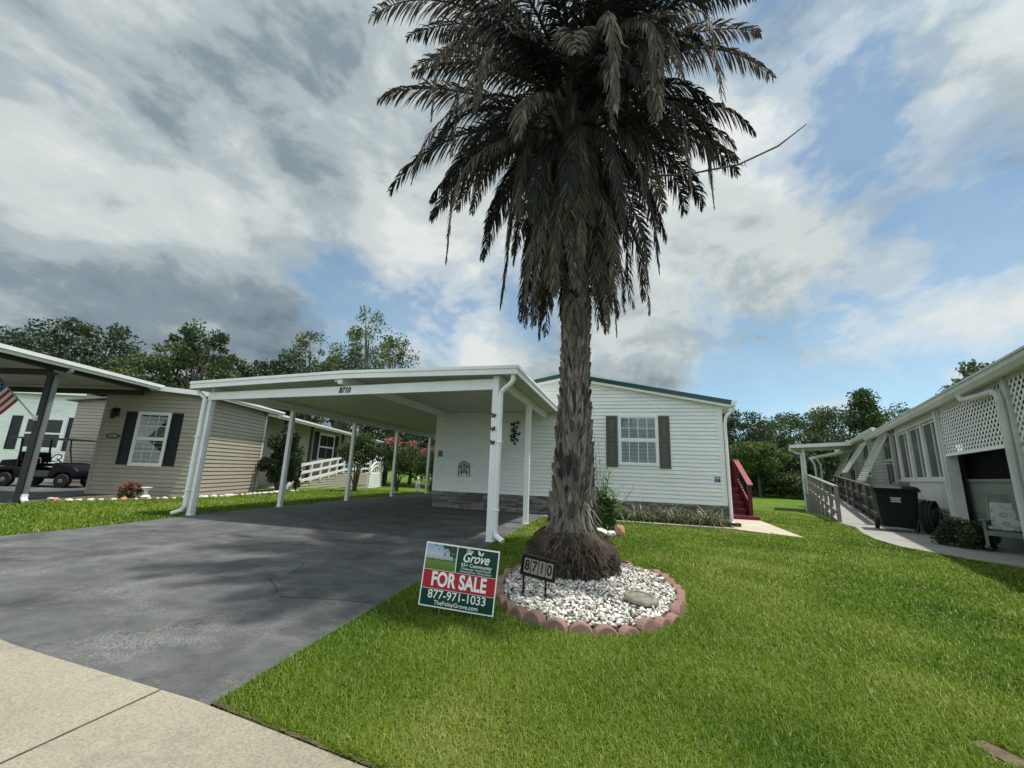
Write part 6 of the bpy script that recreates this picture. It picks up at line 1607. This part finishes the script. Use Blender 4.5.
TREES = [  # x, y, height, crown radius, bare trunk, leaves, material, shape, label
    (-56.68, 19.68, 9.90, 5.5, 3, 5200, LEAFD, 'round', 'dark broad tree at the far left behind the beige carport'),
    (-52.03, 20.71, 10.29, 4.4, 3, 5200, LEAFD, 'round', 'dark dense tree above the left end of the beige carport roof'),
    (-52.90, 23.78, 12.51, 4.6, 3, 5200, LEAFD, 'round', 'dark tree left of the tall domed tree'),
    (-46.56, 23.15, 13.42, 3.6, 4, 5200, LEAFD, 'round', 'tallest dark tree with a domed head above the beige house roof'),
    (-43.80, 24.11, 12.92, 3.0, 4, 4200, LEAFD, 'round', 'dark tree leaning right of the tallest dome'),
    (-38.95, 24.48, 9.74, 3.4, 2, 4200, LEAFM, 'round', 'lower green tree in the gap above the beige house roof'),
    (-37.98, 25.96, 12.46, 2.6, 2, 4200, LEAFM, 'round', 'rounded mid green tree behind the beige house'),
    (-35.42, 26.11, 13.17, 2.4, 3, 4000, LEAFM, 'tall', 'upright greyish tree with a thin top left of the carport roof'),
    (-35.64, 29.08, 11.43, 2.8, 2, 4200, LEAFM, 'round', 'low green tree just above the left corner of the white carport'),
    (-35.51, 32.30, 11.67, 3.2, 2, 4200, LEAFD, 'round', 'low dark green tree above the carport fascia'),
    (-32.33, 32.72, 12.61, 2.8, 2, 4200, LEAFD, 'round', 'bushy tree left of the thin-topped tree above the carport'),
    (-29.68, 32.49, 15.57, 2.0, 3, 2600, LEAFM, 'tall', 'sparse pale tree with a wispy top above the house number'),
    (-24.77, 31.41, 14.40, 2.2, 3, 2600, LEAFL, 'tall', 'light green airy tree left of the tallest airy tree'),
    (-22.11, 30.90, 15.73, 2.2, 4, 2600, LEAFL, 'tall', 'tallest airy tree with bare twigs above the carport roof'),
    (-21.17, 33.94, 14.48, 2.2, 3, 2600, LEAFL, 'tall', 'airy tree leaning right above the carport roof'),
    (-28.60, 36.03, 12.80, 3.8, 1.5, 4600, LEAFD, 'round', 'dark low tree beneath the airy trees'),
    (-34.44, 36.24, 11.93, 3.8, 1.2, 4600, LEAFM, 'round', 'dark low tree behind the thin-topped tree'),
    (-20.11, 36.87, 9.46, 3.8, 1.2, 4600, LEAFD, 'round', 'dark tree seen under the carport behind the pink myrtles'),
    (-20.08, 32.26, 7.39, 3.0, 1.0, 4600, LEAFD, 'round', 'dark bushy tree seen under the carport eave'),
    (-15.42, 32.53, 6.48, 3.0, 0.6, 4600, LEAFD, 'round', 'dark low tree behind the pink myrtles at the house wall'),
    (-18.18, 46.58, 10.21, 4.2, 1.5, 4200, LEAFD, 'round', 'dark tree hidden behind the white house wall'),
    (10.36, 61.13, 10.72, 4.5, 1.5, 4200, LEAFM, 'round', 'green tree behind the right end of the white house'),
    (13.46, 54.36, 9.94, 3.4, 0.8, 6000, LEAFD, 'round', 'dark domed tree right beside the white house corner'),
    (17.99, 61.42, 9.13, 4.2, 1.0, 5000, LEAFM, 'round', 'mid green tree behind the dark domed tree'),
    (22.32, 66.35, 10.79, 4.4, 1.2, 5000, LEAFM, 'round', 'tree with a flat top in the middle of the far tree line'),
    (25.74, 67.24, 11.80, 4.4, 1.2, 5000, LEAFM, 'round', 'rounded tree rising behind the porch roof'),
    (25.93, 60.70, 11.06, 4.0, 1.2, 5000, LEAFM, 'round', 'dense tree left of the pointed tree'),
    (26.03, 54.06, 12.14, 3.4, 1.5, 6000, LEAFM, 'cone', 'tallest pointed tree above the grey house gutter'),
    (31.24, 58.14, 10.57, 4.0, 3, 4200, LEAFM, 'round', 'tree top just showing above the grey house roof'),
    (31.52, 46.29, 13.06, 2.4, 6, 4200, LEAFM, 'round', 'small tuft of tree top above the grey house roof ridge'),
    (12.56, 45.29, 4.97, 2.6, 2.3, 4600, LEAFL, 'round', 'lighter green tree with a pale forked trunk on the far lawn'),
    (15.15, 45.55, 2.18, 2.4, 0.5, 4200, LEAFM, 'round', 'low bushy tree beneath the lighter green tree'),
    (17.74, 48.88, 6.39, 3.6, 1.0, 5000, LEAFD, 'round', 'dark tree on the far lawn left of the porch post'),
    (12.89, 50.38, 5.26, 3.2, 0.4, 4600, LEAFD, 'round', 'dark undergrowth tree behind the red steps'),
    (20.94, 49.77, 6.22, 4.0, 0.6, 5000, LEAFD, 'round', 'dark tree filling the space behind the side porch'),
    (11.18, 52.83, 6.61, 3.2, 0.5, 4200, LEAFD, 'round', 'dark low tree hidden behind the house corner'),
    (18.39, 57.11, 4.77, 5.0, 0.2, 5200, LEAFD, 'round', 'deep shaded tree at the back of the far lawn'),
    (14.77, 58.15, 4.00, 5.0, 0.2, 5000, LEAFD, 'round', 'dark shaded tree at the back behind the steps'),
    (21.58, 55.98, 4.05, 5.0, 0.2, 5000, LEAFD, 'round', 'dark shaded tree at the back beyond the porch post'),
]
for k, (x, y, h, rx, th, nl, mt, shp, lb) in enumerate(TREES):
    sparse = 1.0 if nl < 3500 else 0
    tree('tree', lb, 'tree', (x, y, ground(y)), h, rx, th, int(nl * 1.5), .22 if sparse else .28, mt, 300 + k, 'trees behind the houses', sparse, 58 if sparse else 70, shp)

# ------------------------------------------------------------------ grass blades on the lawn
GR = leaf_mat('grass_blade', [(0, (.042, .098, .007)), (.35, (.108, .188, .010)), (.6, (.168, .246, .018)), (.82, (.250, .295, .045)), (1, (.40, .38, .19))], .38, .5, .25)
def lawn_ok(x, y):
    ok = np.ones(len(x), bool)
    swx = np.array([p[0] for p in SW]); swy = np.array([p[1] for p in SW])
    ok &= y > np.interp(x, swx, swy) + .015
    left = np.interp(y, [1.7, 2.6, 4.13, 11.6], [-1.90, -1.95, -2.03, -2.03])
    right_part = (x > left) & (y < 10.72)
    right_part |= (x > 3.6) | ((x > 2.45) & (y > 11.6) & (x > np.interp(y, [10, 13.3], [3.5, 3.63])))
    right_part &= ~((x > 2.42) & (y > np.interp(x, [2.42, 3.5], [10.7, 10.02])) & (x < np.interp(y, [10, 13.3], [3.5, 3.63])) & (y < 14))
    right_part &= ~((x < 2.5) & (y > 10.70))
    # right house walk
    lx_ = np.interp(y, [p[1] for p in L_], [p[0] for p in L_]); right_part &= ~(x > lx_)
    rampx = 5.95 + (y - 14.5) * .30; right_part &= ~((y > 14.5) & (x > rampx))
    edl = np.interp(y, [2.4, 3.9, 5.0, 5.9, 6.9, 9, 15], [-8.27, -8.3, -8.3, -8.42, -8.62, -8.75, -8.86])
    bed = np.interp(y, [3.2, 6.6, 7.2, 8.4, 9.85, 11.3, 14.6, 30], [-13.0, -13.25, -13.35, -12.82, -12.36, -12.38, -13.0, -13.0])
    left_part = (x < edl) & (x > bed)
    ok &= (right_part | left_part)
    ok &= ((x - BC[0]) / (BRX + .06)) ** 2 + ((y - BC[1]) / (BRY + .06)) ** 2 > 1
    ok &= ~((np.abs(x - 1.56) < .06) & (np.abs(y - 2.56) < .08))
    return ok
RG = np.random.default_rng(99)
NG = 980000
rad = np.exp(RG.uniform(math.log(1.75), math.log(24), NG)); th_ = RG.uniform(radians(-64), radians(76), NG)
gx_ = -np.sin(th_) * rad; gy_ = np.cos(th_) * rad
keep = lawn_ok(gx_, gy_); gx_, gy_, rad = gx_[keep], gy_[keep], rad[keep]
n = len(gx_)
def smooth_noise(x, y, s, seed):
    r = np.random.default_rng(seed); v = 0
    for k in range(5):
        a = r.uniform(0, 2 * pi); f = s * r.uniform(.6, 1.6); v = v + np.sin((x * cos(a) + y * sin(a)) * f + r.uniform(0, 6))
    return v / 2.6
patch = smooth_noise(gx_, gy_, 1.7, 1) * .5 + smooth_noise(gx_, gy_, 6, 2) * .35
az_ = RG.uniform(0, 2 * pi, n) ; lean = RG.uniform(.2, 1.05, n)
ht = (.034 + .024 * RG.random(n) + .016 * patch) * (1 + .25 * (RG.random(n) < .08)) ; ht = np.clip(ht, .022, .085)
dry_patch = np.clip((smooth_noise(gx_, gy_, 2.1, 7) - .62) * 3, 0, 1); ht = ht * (1 - .3 * dry_patch)
wd = np.clip(.00064 * rad, .0016, .011) * RG.uniform(.7, 1.3, n)
gz_ = np.array([ground(v) for v in gy_]) if gy_.max() > 15 else np.zeros(n)
er = np.stack([np.cos(az_), np.sin(az_), np.zeros(n)], 1); et = np.stack([-np.sin(az_), np.cos(az_), np.zeros(n)], 1)
b0 = np.stack([gx_, gy_, gz_], 1)
m1 = b0 + er * (ht * lean * .35)[:, None] + np.array([0, 0, 1]) * (ht * .62)[:, None]
tp = b0 + er * (ht * lean * 1.1)[:, None] + np.array([0, 0, 1]) * (ht * (1.05 - .35 * lean))[:, None]
w_ = et * wd[:, None]
V_ = np.stack([b0 - w_, b0 + w_, m1 + w_ * .8, m1 - w_ * .8, tp], 1).reshape(-1, 3)
i0 = np.arange(n) * 5
Q_ = np.stack([i0, i0 + 1, i0 + 2, i0 + 3], 1); T_ = np.stack([i0 + 3, i0 + 2, i0 + 4], 1)
tint = np.clip(RG.normal(.42, .16, n) + patch * .30 + .03, 0, .85); dry = RG.random(n) < .06 + .07 * np.clip(patch, 0, 1); tint = np.clip(tint + dry_patch * RG.uniform(.0, .2, n), 0, .93); tint[dry] = RG.uniform(.85, 1, dry.sum())
gr = np_mesh('grass', V_, Q_, GR, None, np.concatenate([tint, tint]), tris=T_)
tag(gr, 'short green mown lawn grass', 'grass', kind='stuff')
